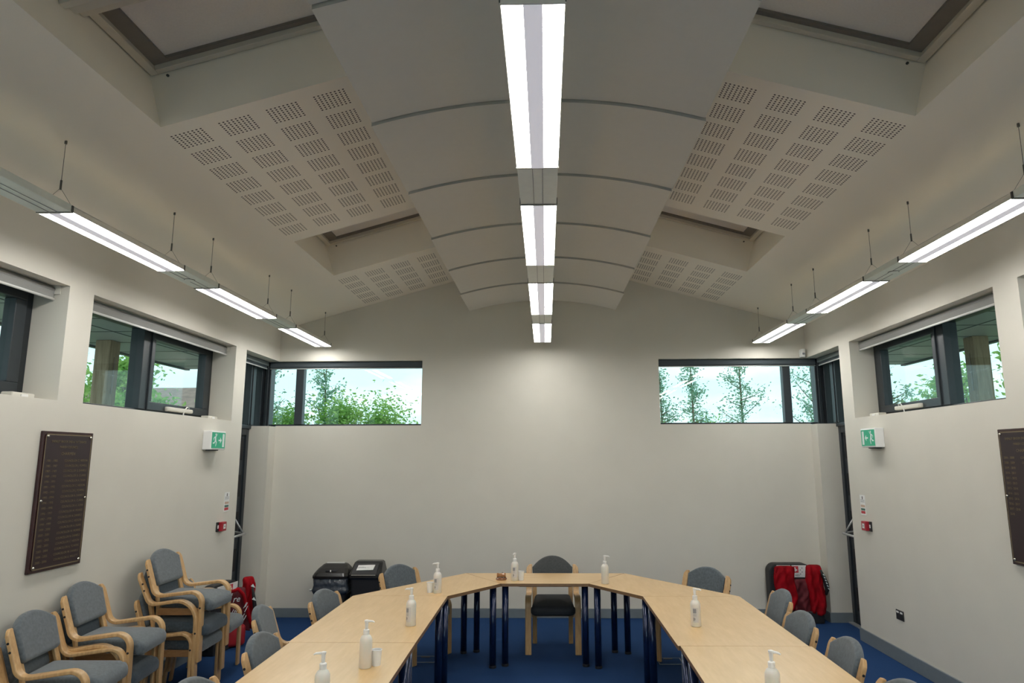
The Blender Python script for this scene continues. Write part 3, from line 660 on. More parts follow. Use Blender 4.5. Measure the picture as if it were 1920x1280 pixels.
# ------------------------------------------------------------------ tables
TZ, TT, CTR = .72, .027, .044
def tbl(name, label, poly, crossgrain=False, legs=None, inset=.06, group='beech tables in a horseshoe'):
    cx = sum(p[0] for p in poly)/len(poly); cy = sum(p[1] for p in poly)/len(poly)
    t = thing(name, label, 'table', (cx, cy, 0), 0, group)
    P = [(p[0]-cx, p[1]-cy) for p in poly]
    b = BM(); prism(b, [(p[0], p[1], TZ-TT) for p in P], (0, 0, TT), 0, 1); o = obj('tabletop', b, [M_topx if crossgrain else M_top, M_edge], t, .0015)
    n = len(P)
    for i in range(n):
        a, p, c = Vector(P[i-1]), Vector(P[i]), Vector(P[(i+1) % n])
        e1 = (a-p).normalized(); e2 = (c-p).normalized(); bis = (e1+e2).normalized(); half = e1.angle(e2)/2
        q = p+bis*(inset/math.sin(half))
        b = BM(); lathe(b, [(.030, .02), (.030, TZ-TT)], q.x, q.y, 0, 20); lg = obj('leg', b, M_navy, t, smooth=False)
        for f in lg.data.polygons: f.use_smooth = len(f.vertices) == 4
        b = BM(); lathe(b, [(.031, 0), (.032, .018), (.030, .022)], q.x, q.y, 0, 20); obj('foot', b, M_foot, lg, smooth=False)
    b = BM()
    m = Vector((0, 0)); pts = []
    for i in range(n):
        p = Vector(P[i]); pts.append(p*.60)
    for i in range(n):
        a, c = pts[i], pts[(i+1) % n]; dd = (c-a).normalized(); nn = Vector((-dd.y, dd.x))*.012
        prism(b, [(a.x+nn.x, a.y+nn.y, TZ-TT-.02), (c.x+nn.x, c.y+nn.y, TZ-TT-.02), (c.x-nn.x, c.y-nn.y, TZ-TT-.02), (a.x-nn.x, a.y-nn.y, TZ-TT-.02)], (0, 0, .02))
    obj('under_frame', b, M_navy, t)
g = .0015
tbl('trapezoid_table', 'small trapezoid beech table at the head of the horseshoe', [(CTR-.396, 6.46), (CTR+.396, 6.46), (CTR+.782, 7.025), (CTR-.782, 7.025)], True)
tbl('trapezoid_table', 'trapezoid beech table angled to the left of the head table', [(CTR-.807, 5.895), (CTR-.399, 6.46), (CTR-.787, 7.022), (CTR-1.60, 5.895)])
tbl('trapezoid_table', 'trapezoid beech table angled to the right of the head table', [(CTR+.399, 6.46), (CTR+.807, 5.895), (CTR+1.60, 5.895), (CTR+.787, 7.022)])
tbl('rectangular_table', 'left rectangular beech table touching the angled left table', [(CTR-1.60, 4.452), (CTR-.80, 4.452), (CTR-.807, 5.892), (CTR-1.60, 5.892)])
tbl('rectangular_table', 'right rectangular beech table touching the angled right table', [(CTR+.81, 4.40), (CTR+1.60, 4.40), (CTR+1.60, 5.892), (CTR+.807, 5.892)])
tbl('rectangular_table', 'nearest left rectangular beech table, cut by the bottom of the photo', [(CTR-1.575, 2.96), (CTR-.785, 2.96), (CTR-.80, 4.449), (CTR-1.59, 4.449)])
tbl('rectangular_table', 'nearest right rectangular beech table, cut by the bottom of the photo', [(CTR+.80, 2.92), (CTR+1.60, 2.92), (CTR+1.615, 4.397), (CTR+.825, 4.397)])

# ------------------------------------------------------------------ chairs
def make_chair(name, label, high, fabric, seatm, sag=.080):
    t = thing(name, label, 'chair')
    if high: path = fillet([(.245, 0), (.225, .655), (-.14, .605), (-.23, .80)], (.15, .07), 10)+[Vector(q) for q in ((-.236, .815), (-.242, .83), (-.247, .845))]; dzc = .08
    else: path = fillet([(.245, 0), (.238, .525), (-.13, .482), (-.205, .71)], (.085, .075), 10)+[Vector(q) for q in ((-.211, .727), (-.217, .744), (-.222, .76))]; dzc = 0
    for s in (-1, 1):
        b = BM(); ribbon(b, path, s*.209, s*.268, .024, .55)
        fr = obj('side_frame', b, M_beech, t, .006)
        for (yy, zz) in ((-.197, .685+dzc), (-.181, .635+dzc), (.240, .40)):
            b = BM(); lathe(b, [(.0075, 0), (.0075, .003)], 0, 0, 0, 10); bmesh.ops.rotate(b, verts=b.verts, matrix=Matrix.Rotation(s*PI/2, 3, 'Y'))
            bmesh.ops.translate(b, verts=b.verts, vec=(s*.267, yy, zz)); obj('screw', b, M_foot, fr)
        b = BM(); ribbon(b, fillet([(-.165, 0), (-.120, .40), (-.196, .64+dzc)], (.4,), 8), s*.160, s*.205, .022); obj('leg', b, M_beech, t, .005)
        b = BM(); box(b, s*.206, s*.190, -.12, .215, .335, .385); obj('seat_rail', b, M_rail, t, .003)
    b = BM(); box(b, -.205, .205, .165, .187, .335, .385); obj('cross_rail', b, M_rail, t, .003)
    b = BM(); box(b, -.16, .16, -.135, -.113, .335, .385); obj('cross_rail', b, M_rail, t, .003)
    # seat: rounded outline, crowned, rolling down at the front
    out = []
    for k in range(9): a = PI+k/8*PI/2; out.append((-.150+.05*math.cos(a), -.125+.05*math.sin(a)))
    for k in range(9): a = 1.5*PI+k/8*PI/2; out.append((.150+.05*math.cos(a), -.125+.05*math.sin(a)))
    for k in range(9): a = k/8*PI/2; out.append((.150+.075*math.cos(a), .235+.062*math.sin(a)))
    for k in range(9): a = PI/2+k/8*PI/2; out.append((-.150+.075*math.cos(a), .235+.062*math.sin(a)))
    def fs(v):
        d = max(0, (v.y-.10)/.19); k = 1 if v.y > .262 else .905; return Vector((v.x*k, v.y+.010*(1-(v.x/.2)**2), v.z-.036*d**2+.008*max(0, -v.y)))
    b = BM(); pillow(b, out, .388, .478, .036, .010, 5, fs); obj('seat', b, seatm, t, smooth=True)
    # backrest cushion, arched top, dished
    o2 = [(-.207, 0)]; W2 = .207
    o2 = [(W2-.0, .18)]
    arch = []
    for k in range(13):
        x = W2*(1-2*k/12); arch.append((x, .182+sag*(1-abs(x/W2)**2.2)))
    low = []
    for k in range(7): a = PI+k/6*PI/2; low.append((-.165+.03*math.cos(a), .03+.03*math.sin(a)))
    for k in range(7): a = 1.5*PI+k/6*PI/2; low.append((.165+.03*math.cos(a), .03+.03*math.sin(a)))
    out2 = arch+low
    z0 = .548+dzc
    def fb(v):   # v.x lateral, v.y height, v.z thickness towards the back
        h = v.y; y = -.150-.33*h; dish = -.024*(1-(v.x/.21)**2)
        n = Vector((0, -.93, -.36))
        return Vector((v.x, y+dish, z0+h))+n*(v.z-.030)
    b = BM(); pillow(b, out2, 0, .055, .022, .004, 4, fb); obj('backrest', b, fabric, t, smooth=True)
    return t
proto = make_chair('armchair', '', False, M_seat, M_seat)
proto_h = make_chair('armchair', '', True, M_seatd, M_seatd)
proto_b = make_chair('armchair', 'chairman style grey armchair with black seat behind the head table', False, mat('charcoal_back_fabric', (.055, .060, .060), .9, noise=.15, nscale=50, bump=.2, bscale=400), M_seatb, .108)
D = math.radians
proto_b.location = (.119, 7.11, 0); proto_b.rotation_euler = (0, 0, PI); proto_b['label'] = 'grey armchair with a black seat behind the middle of the head table'; proto_b['group'] = 'armchairs around the tables'
G1 = 'armchairs around the tables'
tablechairs = [
 (-1.42, 3.42, -90, 'grey armchair tucked under the left tables, nearest the camera with only its top showing'),
 (-1.441, 4.29, -90, 'grey armchair at the left table seam, second nearest on the left side'),
 (-1.76, 5.10, -81, 'grey armchair on the left pushed back so its curved arm shows'),
 (-1.507, 5.63, -98, 'grey armchair in front of the swing lid bin on the left'),
 (-1.218, 6.83, -123, 'grey armchair at the angled left table, beside the black bins'),
 (1.426, 6.655, 131, 'grey armchair at the angled right table against the bare back wall'),
 (1.702, 5.70, 88, 'grey armchair on the right in front of the red coat'),
 (1.57, 4.90, 92, 'grey armchair on the right beside the table seam, behind another chair'),
 (1.58, 4.23, 87, 'grey armchair on the right with its wooden post low against the carpet'),
 (1.52, 3.43, 92, 'grey armchair at the bottom right with only its top showing')]
first = True
for x, y, a, lb in tablechairs:
    if first: proto.location = (x, y, 0); proto.rotation_euler = (0, 0, D(a)); proto['label'] = lb; proto['group'] = G1; first = False
    else: dup(proto, (x, y, 0), D(a), lb, G1)
G2 = 'stacked armchairs along the left wall'
dup(proto, (-2.93, 5.73, 0), D(-88), 'lowest grey armchair of the far stack by the left wall', G2)
proto_h.location = (-2.90, 5.74, .12); proto_h.rotation_euler = (0, 0, D(-89)); proto_h['label'] = 'dark grey high-armed armchair in the middle of the far stack'; proto_h['group'] = G2
dup(proto, (-2.89, 5.77, .30), D(-89), 'topmost grey armchair of the far stack by the left wall', G2)
dup(proto, (-2.985, 6.27, 0), D(-84), 'grey armchair standing behind the far stack, before the red coat', G2)
dup(proto_h, (-3.00, 4.92, 0), D(-84), 'dark grey high-armed armchair at the bottom of the middle stack', G2)
dup(proto, (-2.975, 4.94, .185), D(-84), 'topmost grey armchair of the middle stack under the maroon board', G2)
dup(proto, (-2.97, 4.40, 0), D(-82), 'lower grey armchair of the stack nearest the bottom left corner', G2)
dup(proto, (-2.92, 4.41, .105), D(-82), 'upper grey armchair of the stack nearest the bottom left corner', G2)
dup(proto, (-2.90, 3.88, .0), D(-86), 'armchair at the left frame edge with only one wooden post showing', G2)

# ------------------------------------------------------------------ things on the tables
def make_bottle(label, lab=True, xs=1.0):
    t = thing('pump_bottle', label, 'sanitizer bottle', group='sanitizer bottles on the tables')
    b = BM(); lathe(b, [(.031, 0), (.034, .004), (.034, .135), (.033, .148), (.026, .163), (.015, .172), (.014, .178)], 0, 0, 0, 28); obj('bottle', b, M_bottle, t, smooth=True)
    b = BM(); lathe(b, [(.0155, .172), (.0165, .174), (.0165, .196), (.013, .199)], 0, 0, 0, 20); obj('collar', b, M_pump, t, .001)
    b = BM(); lathe(b, [(.0065, .199), (.0085, .205), (.0100, .236), (.0125, .238), (.0125, .246), (.004, .249)], 0, 0, 0, 16); tube(b, [(0, 0, .241), (.034, 0, .240), (.044, 0, .235)], [.0075, .0055, .0035], 8); obj('pump_head', b, M_pump, t)
    if lab:
        def patch(nm, a0, a1, z0, z1, r, m):
            b = BM(); A = []; N = 10
            for k in range(N+1):
                a = a0+(a1-a0)*k/N; A.append((b.verts.new((r*math.cos(a), r*math.sin(a), z0)), b.verts.new((r*math.cos(a), r*math.sin(a), z1))))
            for p, q in zip(A, A[1:]): b.faces.new((p[0], q[0], q[1], p[1]))
            return obj(nm, b, m, t, smooth=True)
        l = patch('label', -2.15, -1.0, .03, .125, .0345, M_lab)
        patch('label_print', -2.1, -1.45, .09, .118, .0347, M_inkg); patch('label_print', -2.0, -1.9, .04, .062, .0348, M_ink); patch('label_print', -1.8, -1.72, .045, .058, .0348, M_ink)
        for k in range(4): patch('label_print', -2.05, -1.4, .070+.005*k, .0715+.005*k, .0348, M_inkg)
    return t
bo = make_bottle('pump bottle on the head table beside a cup and the gavel'); bo.location = (-.238, 6.62, TZ); bo.rotation_euler = (0, 0, D(100))
for ch in bo.children: pass
bp_ = make_bottle('plain milky pump bottle at the right end of the head table', False); bp_.location = (.590, 6.46, TZ); bp_.rotation_euler = (0, 0, D(-15))
# print faces the camera: labelled bottles keep their label while the nozzle turns
def turn(root, a):
    for ch in root.children:
        if ch.name.startswith('pump_head'): ch.rotation_euler = (0, 0, a)
bo.rotation_euler = (0, 0, 0); turn(bo, D(250))
GB = 'sanitizer bottles on the tables'
q = dup(bo, (-.869, 6.02, TZ), D(-10), 'pump bottle on the angled left table beside a plastic cup', GB); turn(q, D(200))
q = dup(bo, (-.872, 4.885, TZ), D(-25), 'labelled pump bottle alone on the left rectangular table', GB); turn(q, D(215))
q = dup(bo, (1.070, 4.888, TZ), D(-10), 'labelled pump bottle alone on the right rectangular table', GB); turn(q, D(-20))
dup(bp_, (-.937, 3.942, TZ), 0, 'plain pump bottle on the left near the table seam, hiding a cup', GB)
dup(bp_, (-.975, 3.318, TZ), D(185), 'pump bottle at the bottom left with only its top showing', GB)
dup(bp_, (1.095, 3.368, TZ), D(-35), 'pump bottle at the bottom right with only its top showing', GB)
def make_cup(label):
    t = thing('plastic_cup', label, 'cup', group='plastic cups on the tables')
    b = BM(); n = 24; prof = [(.001, .001), (.022, .001), (.022, 0), (.0235, 0), (.030, .080), (.032, .082), (.030, .083), (.0285, .080), (.0225, .003), (.001, .003)]
    lathe(b, prof, 0, 0, 0, n); obj('cup_body', b, M_cup, t, smooth=False)
    return t
cu = make_cup('translucent cup on the head table touching the pump bottle'); cu.location = (-.180, 6.63, TZ)
dup(cu, (-.935, 6.045, TZ), 0, 'translucent cup on the angled left table beside a bottle')
dup(cu, (-.888, 3.985, TZ), 0, 'translucent cup half hidden behind the left near bottle')
# gavel on its block
t = thing('gavel_block', 'dark polished sound block on the head table beside the bottle', 'sound block', (-.366, 6.665, TZ))
b = BM(); lathe(b, [(.050, 0), (.053, .006), (.050, .014), (.046, .018), (.044, .020)], 0, 0, 0, 28); obj('block', b, M_gavel, t)
b = BM(); lathe(b, [(.0505, .0075), (.0535, .0085), (.0505, .010)], 0, 0, 0, 28); obj('groove', b, M_edge, t)
t = thing('gavel', 'small wooden gavel lying on its sound block', 'gavel', (-.366, 6.665, TZ+.020))
b = BM(); lathe(b, [(.018, -.042), (.020, -.038), (.020, -.028), (.015, -.026), (.017, -.012), (.017, .012), (.015, .026), (.020, .028), (.020, .038), (.018, .042)], 0, 0, 0, 20)
bmesh.ops.rotate(b, verts=b.verts, matrix=Matrix.Rotation(PI/2, 3, 'Y')); bmesh.ops.translate(b, verts=b.verts, vec=(0, 0, .020)); obj('head', b, wood('gavel_wood', (.22, .08, .02), (.48, .24, .09), (20, 20, 20), .2, 5, .5), t, smooth=False)
b = BM(); tube(b, [(0, .015, .020), (0, .06, .019), (0, .12, .016), (0, .16, .014)], [.006, .0055, .008, .009], 10); obj('handle', b, M_gavel, t, smooth=True)

# ------------------------------------------------------------------ bins
t = thing('swing_bin', 'black bin with domed lid and a loose dark liner, left of the pair', 'bin', (-2.40, 8.14, 0), 0, 'black bins by the back wall')
def loft(bm, secs, n=32):
    rings = []
    for (hx, hy, r, z, oy) in secs:
        o = rrect(-hx, hx, -hy, hy, r, n//4-1); rings.append([bm.verts.new((p[0], p[1]+oy, z)) for p in o])
    for a, c in zip(rings, rings[1:]):
        for i in range(len(a)): bm.faces.new((a[i], a[(i+1) % len(a)], c[(i+1) % len(a)], c[i]))
    bm.faces.new(rings[0][::-1]); bm.faces.new(rings[-1])
b = BM(); loft(b, [(.155, .115, .04, 0, 0), (.185, .15, .05, .40, 0), (.19, .155, .05, .44, 0)]); obj('bin_body', b, M_blackm, t, smooth=False)
b = BM(); loft(b, [(.192, .158, .05, .33, 0), (.215, .175, .06, .375, 0), (.205, .165, .06, .39, 0), (.195, .16, .05, .43, 0), (.20, .165, .05, .505, 0)]); obj('bin_liner', b, M_bag, t, smooth=True)
b = BM(); tube(b, [(-.20, -.10, .375), (-.235, -.11, .372), (-.24, -.09, .362), (-.21, -.08, .37)], .009, 8); obj('liner_knot', b, M_paper, t, smooth=True)
b = BM(); loft(b, [(.200, .165, .05, .50, 0), (.208, .172, .055, .505, 0), (.208, .172, .055, .53, 0), (.195, .15, .055, .56, .01), (.17, .11, .05, .60, .04), (.14, .055, .04, .632, .075), (.12, .035, .03, .640, .085)]); lid = obj('domed_lid', b, M_black, t, smooth=False)
b = BM(); loft(b, [(.075, .03, .028, .572, -.095), (.072, .028, .026, .590, -.085)]); bmesh.ops.transform(b, matrix=Matrix.Identity(4), verts=b.verts); obj('thumb_recess', b, M_foot, lid, smooth=True)
b = BM(); box(b, -.009, .003, -.128, -.118, .572, .592); obj('catch', b, M_paper, lid, .002)
b = BM(); box(b, -.11, .10, .06, .10, .6405, .649); obj('paper_strip', b, M_paper, lid)
t = thing('flap_bin', 'square black bin with a white GENERAL WASTE label on its lid', 'bin', (-2.005, 8.16, 0), 0, 'black bins by the back wall')
b = BM(); loft(b, [(.145, .12, .03, 0, 0), (.172, .16, .04, .50, 0)]); obj('bin_body', b, M_blackm, t, smooth=False)
b = BM(); loft(b, [(.180, .168, .03, .495, 0), (.188, .175, .035, .51, 0), (.186, .172, .035, .545, .0), (.165, .075, .03, .655, .06), (.150, .060, .03, .668, .07)]); lid = obj('sloped_lid', b, M_black, t, smooth=False)
# sloping front panel of the lid
b = BM(); prism(b, [(-.155, -.168, .545), (.135, -.168, .545), (.135, -.040, .645), (-.145, -.040, .645)], (0, -.006, .006)); fl = obj('flap', b, M_blackm, lid, .003)
b = BM(); box(b, -.15, .125, -.180, -.176, .540, .5445); obj('flap_edge', b, M_cream, fl)
b = BM(); prism(b, [(-.105, -.132, .583), (.085, -.128, .588), (.095, -.070, .634), (-.095, -.074, .630)], (0, -.006, .007)); pl_ = obj('paper_label', b, M_paper, fl)
sl = Vector((0, .06, .045)).normalized(); N = Vector((1, 0, 0)).cross(sl)
text('GENERAL WASTE', .024, M_ink, fl, Matrix(((1, 0, 0, -.004), (0, sl.y, N.y, -.108), (0, sl.z, N.z, .6145), (0, 0, 0, 1))))

# ------------------------------------------------------------------ coats over black cases
def fold_sheet(bm, x0, x1, ztop, zbot, yf, seed, depth=.05, th=.03, nx=26, nz=22, skew=0, waist=0):
    """closed draped cloth slab with folds; yf(x,z) gives the front surface"""
    rnd = random.Random(seed); ph = [rnd.uniform(0, 6) for _ in range(6)]
    Fv, Bv = [], []
    for j in range(nz+1):
        v = j/nz; z = ztop+(zbot-ztop)*v; fr, bk = [], []
        for i in range(nx+1):
            u = i/nx; w = 1+waist*math.sin(v*PI)
            xc = (x0+x1)/2+skew*v; hw = (x1-x0)/2*w
            x = xc+(2*u-1)*hw+.008*math.sin(9*v+ph[0]); edge = (1-(2*u-1)**4)**.5
            top = min(1, v*7)**.5
            f = depth*(.55+.45*math.sin(u*11+ph[1]+2.2*v+math.sin(v*5+ph[2])))*edge*(.4+.6*v)+.012*math.sin(17*u+9*v+ph[3])*math.sin(14*v+ph[4])
            zz = z+.012*math.sin(7*u+ph[5])*(v > .9)-.03*(1-edge)*(v < .1)
            fr.append(bm.verts.new((x, yf-th*top*edge-f*top, zz))); bk.append(bm.verts.new((x, yf, zz-.004)))
        Fv.append(fr); Bv.append(bk)
    for j in range(nz):
        for i in range(nx):
            bm.faces.new((Fv[j][i], Fv[j][i+1], Fv[j+1][i+1], Fv[j+1][i])); bm.faces.new((Bv[j][i], Bv[j+1][i], Bv[j+1][i+1], Bv[j][i+1]))
    for i in range(nx):
        bm.faces.new((Fv[0][i], Bv[0][i], Bv[0][i+1], Fv[0][i+1])); bm.faces.new((Fv[nz][i], Fv[nz][i+1], Bv[nz][i+1], Bv[nz][i]))
    for j in range(nz):
        bm.faces.new((Fv[j][0], Fv[j+1][0], Bv[j+1][0], Bv[j][0])); bm.faces.new((Fv[j][nx], Bv[j][nx], Bv[j+1][nx], Fv[j+1][nx]))

t = thing('chest_case', 'tall black case with white first aid labels in the right corner', 'case', (2.90, 8.24, 0), 0, 'black cases by the doors')
b = BM(); o = rrect(-.285, .20, .02, .635, .09, 8); prism(b, [(p[0], -.04, p[1]) for p in o], (0, .15, 0)); obj('case_shell', b, M_blackm, t, .01)
b = BM(); o = rrect(-.265, .18, .04, .615, .08, 8); prism(b, [(p[0], -.048, p[1]) for p in o], (0, .008, 0)); obj('front_panel', b, M_foot, t)
b = BM(); box(b, -.17, .28, -.12, .08, 0, .13); obj('case_foot', b, M_blackm, t, .01)
b = BM(); box(b, -.20, -.045, -.052, -.048, .50, .622); obj('white_label', b, M_paper, t)
b = BM(); box(b, -.03, .135, -.052, -.048, .49, .622); w2 = obj('white_label', b, M_paper, t)
b = BM(); box(b, -.012, .045, -.054, -.052, .54, .612); obj('red_square', b, M_redp, w2)
b = BM(); box(b, -.001, .014, -.0555, -.054, .553, .60); box(b, .014, .03, -.0555, -.054, .562, .578); obj('white_figure', b, M_paper, w2)
for k in range(4): b = BM(); box(b, .06+.02*(k % 2), .072+.02*(k % 2), -.054, -.052, .52+.022*k, .532+.022*k); obj('printed_mark', b, M_inkg, w2)
text('AED', .028, M_ink, t, Matrix(((1, 0, 0, .03), (0, 0, -1, -.0535), (0, 1, 0, .512), (0, 0, 0, 1))))
t = thing('red_coat', 'red coat draped over the black case in the right corner', 'coat', (2.90, 8.12, 0), 0, 'red coats by the doors')
b = BM(); fold_sheet(b, -.245, -.01, .62, .16, .055, 3, .05, .02, skew=.02); obj('left_front', b, M_coat, t, smooth=True)
b = BM(); fold_sheet(b, .115, .29, .632, .105, .055, 8, .045, .055, skew=.035, waist=.12); obj('right_sleeve', b, M_coat, t, smooth=True)
b = BM(); fold_sheet(b, -.06, .16, .475, .13, .06, 5, .05, .01); obj('lining', b, M_coatd, t, smooth=True)
b = BM(); tube(b, [(.27, -.0, .58), (.30, -.01, .50), (.325, 0, .42), (.335, .01, .37), (.31, .0, .31)], [.012, .02, .026, .024, .014], 10); obj('printed_cuff', b, M_foot, t, smooth=True)
for k in range(6):
    b = BM(); tube(b, [(.285+.009*k, -.028, .54-.03*k), (.297+.009*k, -.030, .525-.03*k)], .006, 6); obj('white_print', b, M_pict, t)

t = thing('chest_case', 'tall black case leaning by the left door behind the stacked chairs', 'case', (-3.16, 6.99, 0), D(84), 'black cases by the doors')
b = BM(); o = rrect(-.25, .23, .02, .635, .09, 8); prism(b, [(p[0], -.03, p[1]) for p in o], (0, .10, 0)); obj('case_shell', b, M_blackm, t, .01)
b = BM(); o = rrect(-.23, .21, .04, .615, .08, 8); prism(b, [(p[0], -.038, p[1]) for p in o], (0, .008, 0)); obj('front_panel', b, M_foot, t)
b = BM(); box(b, -.22, .22, -.08, .07, 0, .12); obj('case_foot', b, M_blackm, t, .01)
b = BM(); box(b, -.16, .02, -.042, -.038, .50, .615); obj('white_label', b, M_paper, t)
b = BM(); box(b, .035, .20, -.042, -.038, .49, .615); w2 = obj('white_label', b, M_paper, t)
b = BM(); box(b, .05, .11, -.044, -.042, .53, .605); obj('red_square', b, M_redp, w2)
b = BM(); box(b, .062, .078, -.0455, -.044, .543, .593); box(b, .078, .094, -.0455, -.044, .553, .57); obj('white_figure', b, M_paper, w2)
t = thing('red_coat', 'red printed coat draped over the case by the left door', 'coat', (-3.04, 7.17, 0), D(40), 'red coats by the doors')
b = BM(); fold_sheet(b, -.17, .05, .555, .13, .04, 11, .05, .03, skew=.07); fr = obj('printed_front', b, M_coatd, t, smooth=True)
b = BM(); fold_sheet(b, .015, .13, .645, .15, .08, 14, .045, .045, skew=.045, waist=.10); obj('sleeve', b, M_coat, t, smooth=True)
b = BM(); tube(b, [(-.13, -.05, .53), (-.06, -.07, .555), (-.01, -.07, .50), (.03, -.07, .38), (.07, -.07, .25), (.11, -.06, .15)], [.016, .020, .018, .017, .018, .012], 10); obj('collar_edge', b, M_coat, t, smooth=True)
b = BM(); tube(b, [(.085, -.05, .56), (.10, -.055, .46), (.12, -.06, .34), (.125, -.045, .24)], [.010, .017, .020, .010], 10); obj('black_strap', b, M_foot, t, smooth=True)
b = BM(); pillow(b, rrect(-.17, .04, -.10, .03, .05), .012, .21, .035, 0, 4); obj('red_bag_base', b, mat('bright_red_bag', (.33, .008, .014), .6, noise=.15, nscale=10), t, smooth=True)
text('re', .085, M_pict, t, Matrix(((.95, .25, 0, -.075), (0, 0, -1, -.098), (-.0, 1, 0, .465), (0, 0, 0, 1))))
rr = random.Random(4)
for k in range(16):
    x = rr.uniform(-.14, .0); z = rr.uniform(.24, .40); l = rr.uniform(.02, .06)
    b = BM(); tube(b, [(x+.02, -.094, z), (x+.02+l*.5, -.096, z+l)], rr.uniform(.002, .004), 5); obj('white_print', b, M_pict, t)
for k in range(3):
    z = .57-.13*k
    b = BM(); prism(b, [(.060+.018*k, -.072, z), (.105+.018*k, -.073, z-.02), (.08+.018*k, -.073, z+.02)], (0, -.004, 0)); obj('white_badge', b, M_pict, t)

# ------------------------------------------------------------------ outside
b = BM(); box(b, -60, 60, -20, 70, -.25, -.16); g_ = struct(obj('ground', b, M_grass))
def soffit(sgn, label):
    t = thing('roof_overhang', label, 'roof overhang', (sgn*4.4, 3.5, 3.12), 0, 'roof overhangs outside the side windows')
    b = BM(); box(b, sgn*(3.68-4.4), sgn*(5.06-4.4), -5.5, 6.1, 0, .10); obj('overhang_board', b, M_soffit, t)
    b = BM(); box(b, sgn*(5.06-4.4), sgn*(5.12-4.4), -5.5, 6.1, -.02, .2); obj('fascia', b, M_dark2, t)
    b = BM()
    for k in range(18): y = -5.3+.65*k; box(b, sgn*(3.68-4.4), sgn*(5.06-4.4), y, y+.012, -.003, .001)
    box(b, sgn*(4.30-4.4), sgn*(4.312-4.4), -5.5, 6.1, -.0035, .0005)
    obj('joint_lines', b, M_joint, t)
soffit(-1, 'grey panelled roof overhang outside the left windows'); soffit(1, 'grey panelled roof overhang outside the right windows')
for sgn, yy, lb in ((-1, 7.22, 'square timber post outside the left window'), (1, 7.36, 'square timber post outside the right window')):
    t = thing('timber_post', lb, 'post', (sgn*4.72, yy, -.16), 0, 'timber posts under the overhangs')
    b = BM(); box(b, -.085, .085, -.085, .085, 0, 3.28); obj('post_shaft', b, M_oak, t, .008)
    b = BM(); box(b, sgn*-.089, sgn*-.085, -.012, .012, 2.7, 3.1); obj('groove_strip', b, M_edge, t)

def leaves(bm, pts, size, rnd):
    for p in pts:
        s = size*rnd.uniform(.6, 1.3); u = Vector((rnd.gauss(0, 1), rnd.gauss(0, 1), rnd.gauss(0, .6))).normalized(); v = u.cross(Vector((rnd.gauss(0, 1), rnd.gauss(0, 1), rnd.gauss(0, 1)))).normalized()
        p = Vector(p)
        bm.faces.new([bm.verts.new(q) for q in (p-u*s, p+v*s*.45, p+u*s, p-v*s*.45)])
def slim_tree(x, y, top, half, label, seed, m=M_leafb, base=.9, dens=1.0, lsize=.075):
    rnd = random.Random(seed); t = thing('young_tree', label, 'tree', (x, y, -.16), 0, 'slender young trees beyond the right back window')
    H = top+.16; tr = BM(); tube(tr, [(0, 0, 0), (.03, 0, H*.5), (0, .02, H)], [.05, .03, .006], 8); P = []
    nb = int(30*dens)
    for k in range(nb):
        z0 = base+(H-base)*k/nb*.97; a = rnd.uniform(0, 2*PI); f = 1-(z0-base)/(H-base)
        L = half*(.30+.95*f**.6)*rnd.uniform(.55, 1.25)
        e = Vector((L*math.cos(a), L*math.sin(a), z0+L*rnd.uniform(.35, .9))); s = Vector((0, 0, z0))
        tube(tr, [s, (s+e)/2+Vector((0, 0, -.03)), e], [.012, .008, .003], 5)
        for j in range(int(85*dens)):
            q = s.lerp(e, rnd.uniform(.1, 1.05)); P.append(q+Vector((rnd.gauss(0, .07), rnd.gauss(0, .07), rnd.gauss(0, .08))))
    for j in range(int(420*dens)): P.append(Vector((rnd.gauss(0, .05), rnd.gauss(0, .05), rnd.uniform(base, H+.05))))
    obj('trunk', tr, M_bark, t); b = BM(); leaves(b, P, lsize*.42, rnd); obj('foliage', b, m, t)
slim_tree(2.42, 14, 3.62, .42, 'slender tree cut by the left edge of the right back window', 1)
slim_tree(3.06, 14, 4.0, .46, 'slender silvery tree left of centre in the right back window', 2)
slim_tree(4.05, 14, 4.4, .52, 'widest slender tree in the middle of the right back window', 3)
slim_tree(5.35, 13.6, 4.5, .55, 'slender tree behind the corner post of the right back window', 4)
slim_tree(5.2, 10.4, 3.9, .55, 'tree close outside the right door glass', 9)
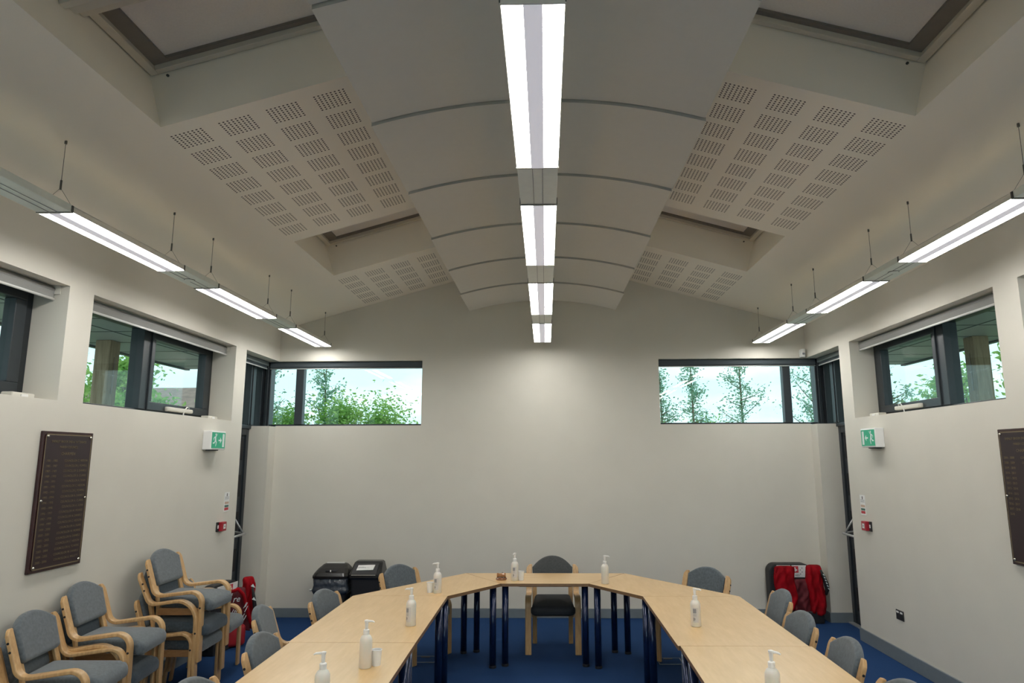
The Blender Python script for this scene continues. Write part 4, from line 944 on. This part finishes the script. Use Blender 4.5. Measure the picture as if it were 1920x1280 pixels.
def bushy(x, y, top, half, label, seed, m=M_leafy, n=2600, size=.05, cat='tree', name='leafy_tree', base=.3, grp='leafy trees and shrubs outside'):
    rnd = random.Random(seed); t = thing(name, label, cat, (x, y, -.16), 0, grp); H = top+.16
    tr = BM(); tube(tr, [(0, 0, 0), (0, .02, H*.6), (.03, 0, H*.92)], [.07, .045, .012], 8); P = []
    cl = []
    for k in range(26):
        a = rnd.uniform(0, 2*PI); z = base+(H-base)*rnd.random()**.8; f = math.sin(PI*min(1, .25+.7*(z-base)/(H-base)))
        e = Vector((half*f*rnd.uniform(.3, 1)*math.cos(a), half*f*rnd.uniform(.3, 1)*math.sin(a), min(z, H-.1))); cl.append((e, rnd.uniform(.12, .26)))
        s = Vector((0, 0, max(.2, e.z-half*.7))); tube(tr, [s, e], [.014, .005], 5)
    for j in range(int(n*2.6)):
        c, r = rnd.choice(cl); P.append(c+Vector((rnd.gauss(0, r), rnd.gauss(0, r), rnd.gauss(0, r*.8))))
    obj('branches', tr, M_bark, t); b = BM(); leaves(b, P, size*.78, rnd); obj('foliage', b, m, t)
slim_tree(-4.20, 13, 3.75, .55, 'tall loose tree rising in the left back window', 21, M_leafb, 1.0, .9, .085)
slim_tree(-5.15, 12.4, 4.1, .65, 'loose leafy tree left of the mullion in the left back window', 22, M_leafb, 1.2, 1.0, .08)
bushy(-4.75, 12.6, 2.72, .75, 'bright green shrub low in the left back window by the corner', 31)
bushy(-3.85, 12.8, 2.80, .70, 'bright green shrub low in the middle of the left back window', 32, n=3200)
bushy(-3.05, 12.9, 2.85, .55, 'rounded green shrub furthest right in the left back window', 33, n=2400)
bushy(4.1, 17, 2.62, .9, 'low shrub top behind the slender trees at the right', 35, n=1800, size=.05)
bushy(2.9, 17, 2.60, .9, 'low shrub top at the foot of the right back window', 36, n=1600, size=.05)
bushy(-6.9, 8.9, 3.2, 1.0, 'leafy tree seen through the nearer pane of the left wall window', 41, n=3600, size=.07)
bushy(-7.4, 11.8, 3.5, 1.2, 'loose leafy tree seen through the further pane of the left wall window', 42, n=4200, size=.07)
bushy(6.6, 8.6, 3.5, .95, 'tree with long leaves behind the timber post at the right', 43, n=3600, size=.08)
bushy(7.0, 11.4, 3.3, 1.0, 'drooping leafy tree seen through the right wall window sash', 44, n=3400, size=.075)
bushy(6.3, 6.3, 3.9, .8, 'leafy tree at the far right of the right wall window', 45, n=2600, size=.08)
# a neighbouring house with a tiled roof
t = thing('neighbouring_house', 'low house with a brown tiled roof beyond the left window shrubs', 'house', (-13.5, 20, -.16))
b = BM(); box(b, -4, 4, -3, 3, 0, 2.6); obj('walls', b, M_brick, t)
b = BM(); prism(b, [(-4.3, -3.4, 2.5), (-4.3, 3.4, 2.5), (-4.3, 0, 4.1)], (8.6, 0, 0)); obj('roof', b, M_tile, t)
for xx in (-2, 1.5):
    b = BM(); box(b, xx-.6, xx+.6, -3.04, -3.0, 1.0, 2.1); f = obj('window', b, M_white, t)
    b = BM(); box(b, xx-.53, xx+.53, -3.06, -3.04, 1.07, 2.03); obj('pane', b, M_dark, f)
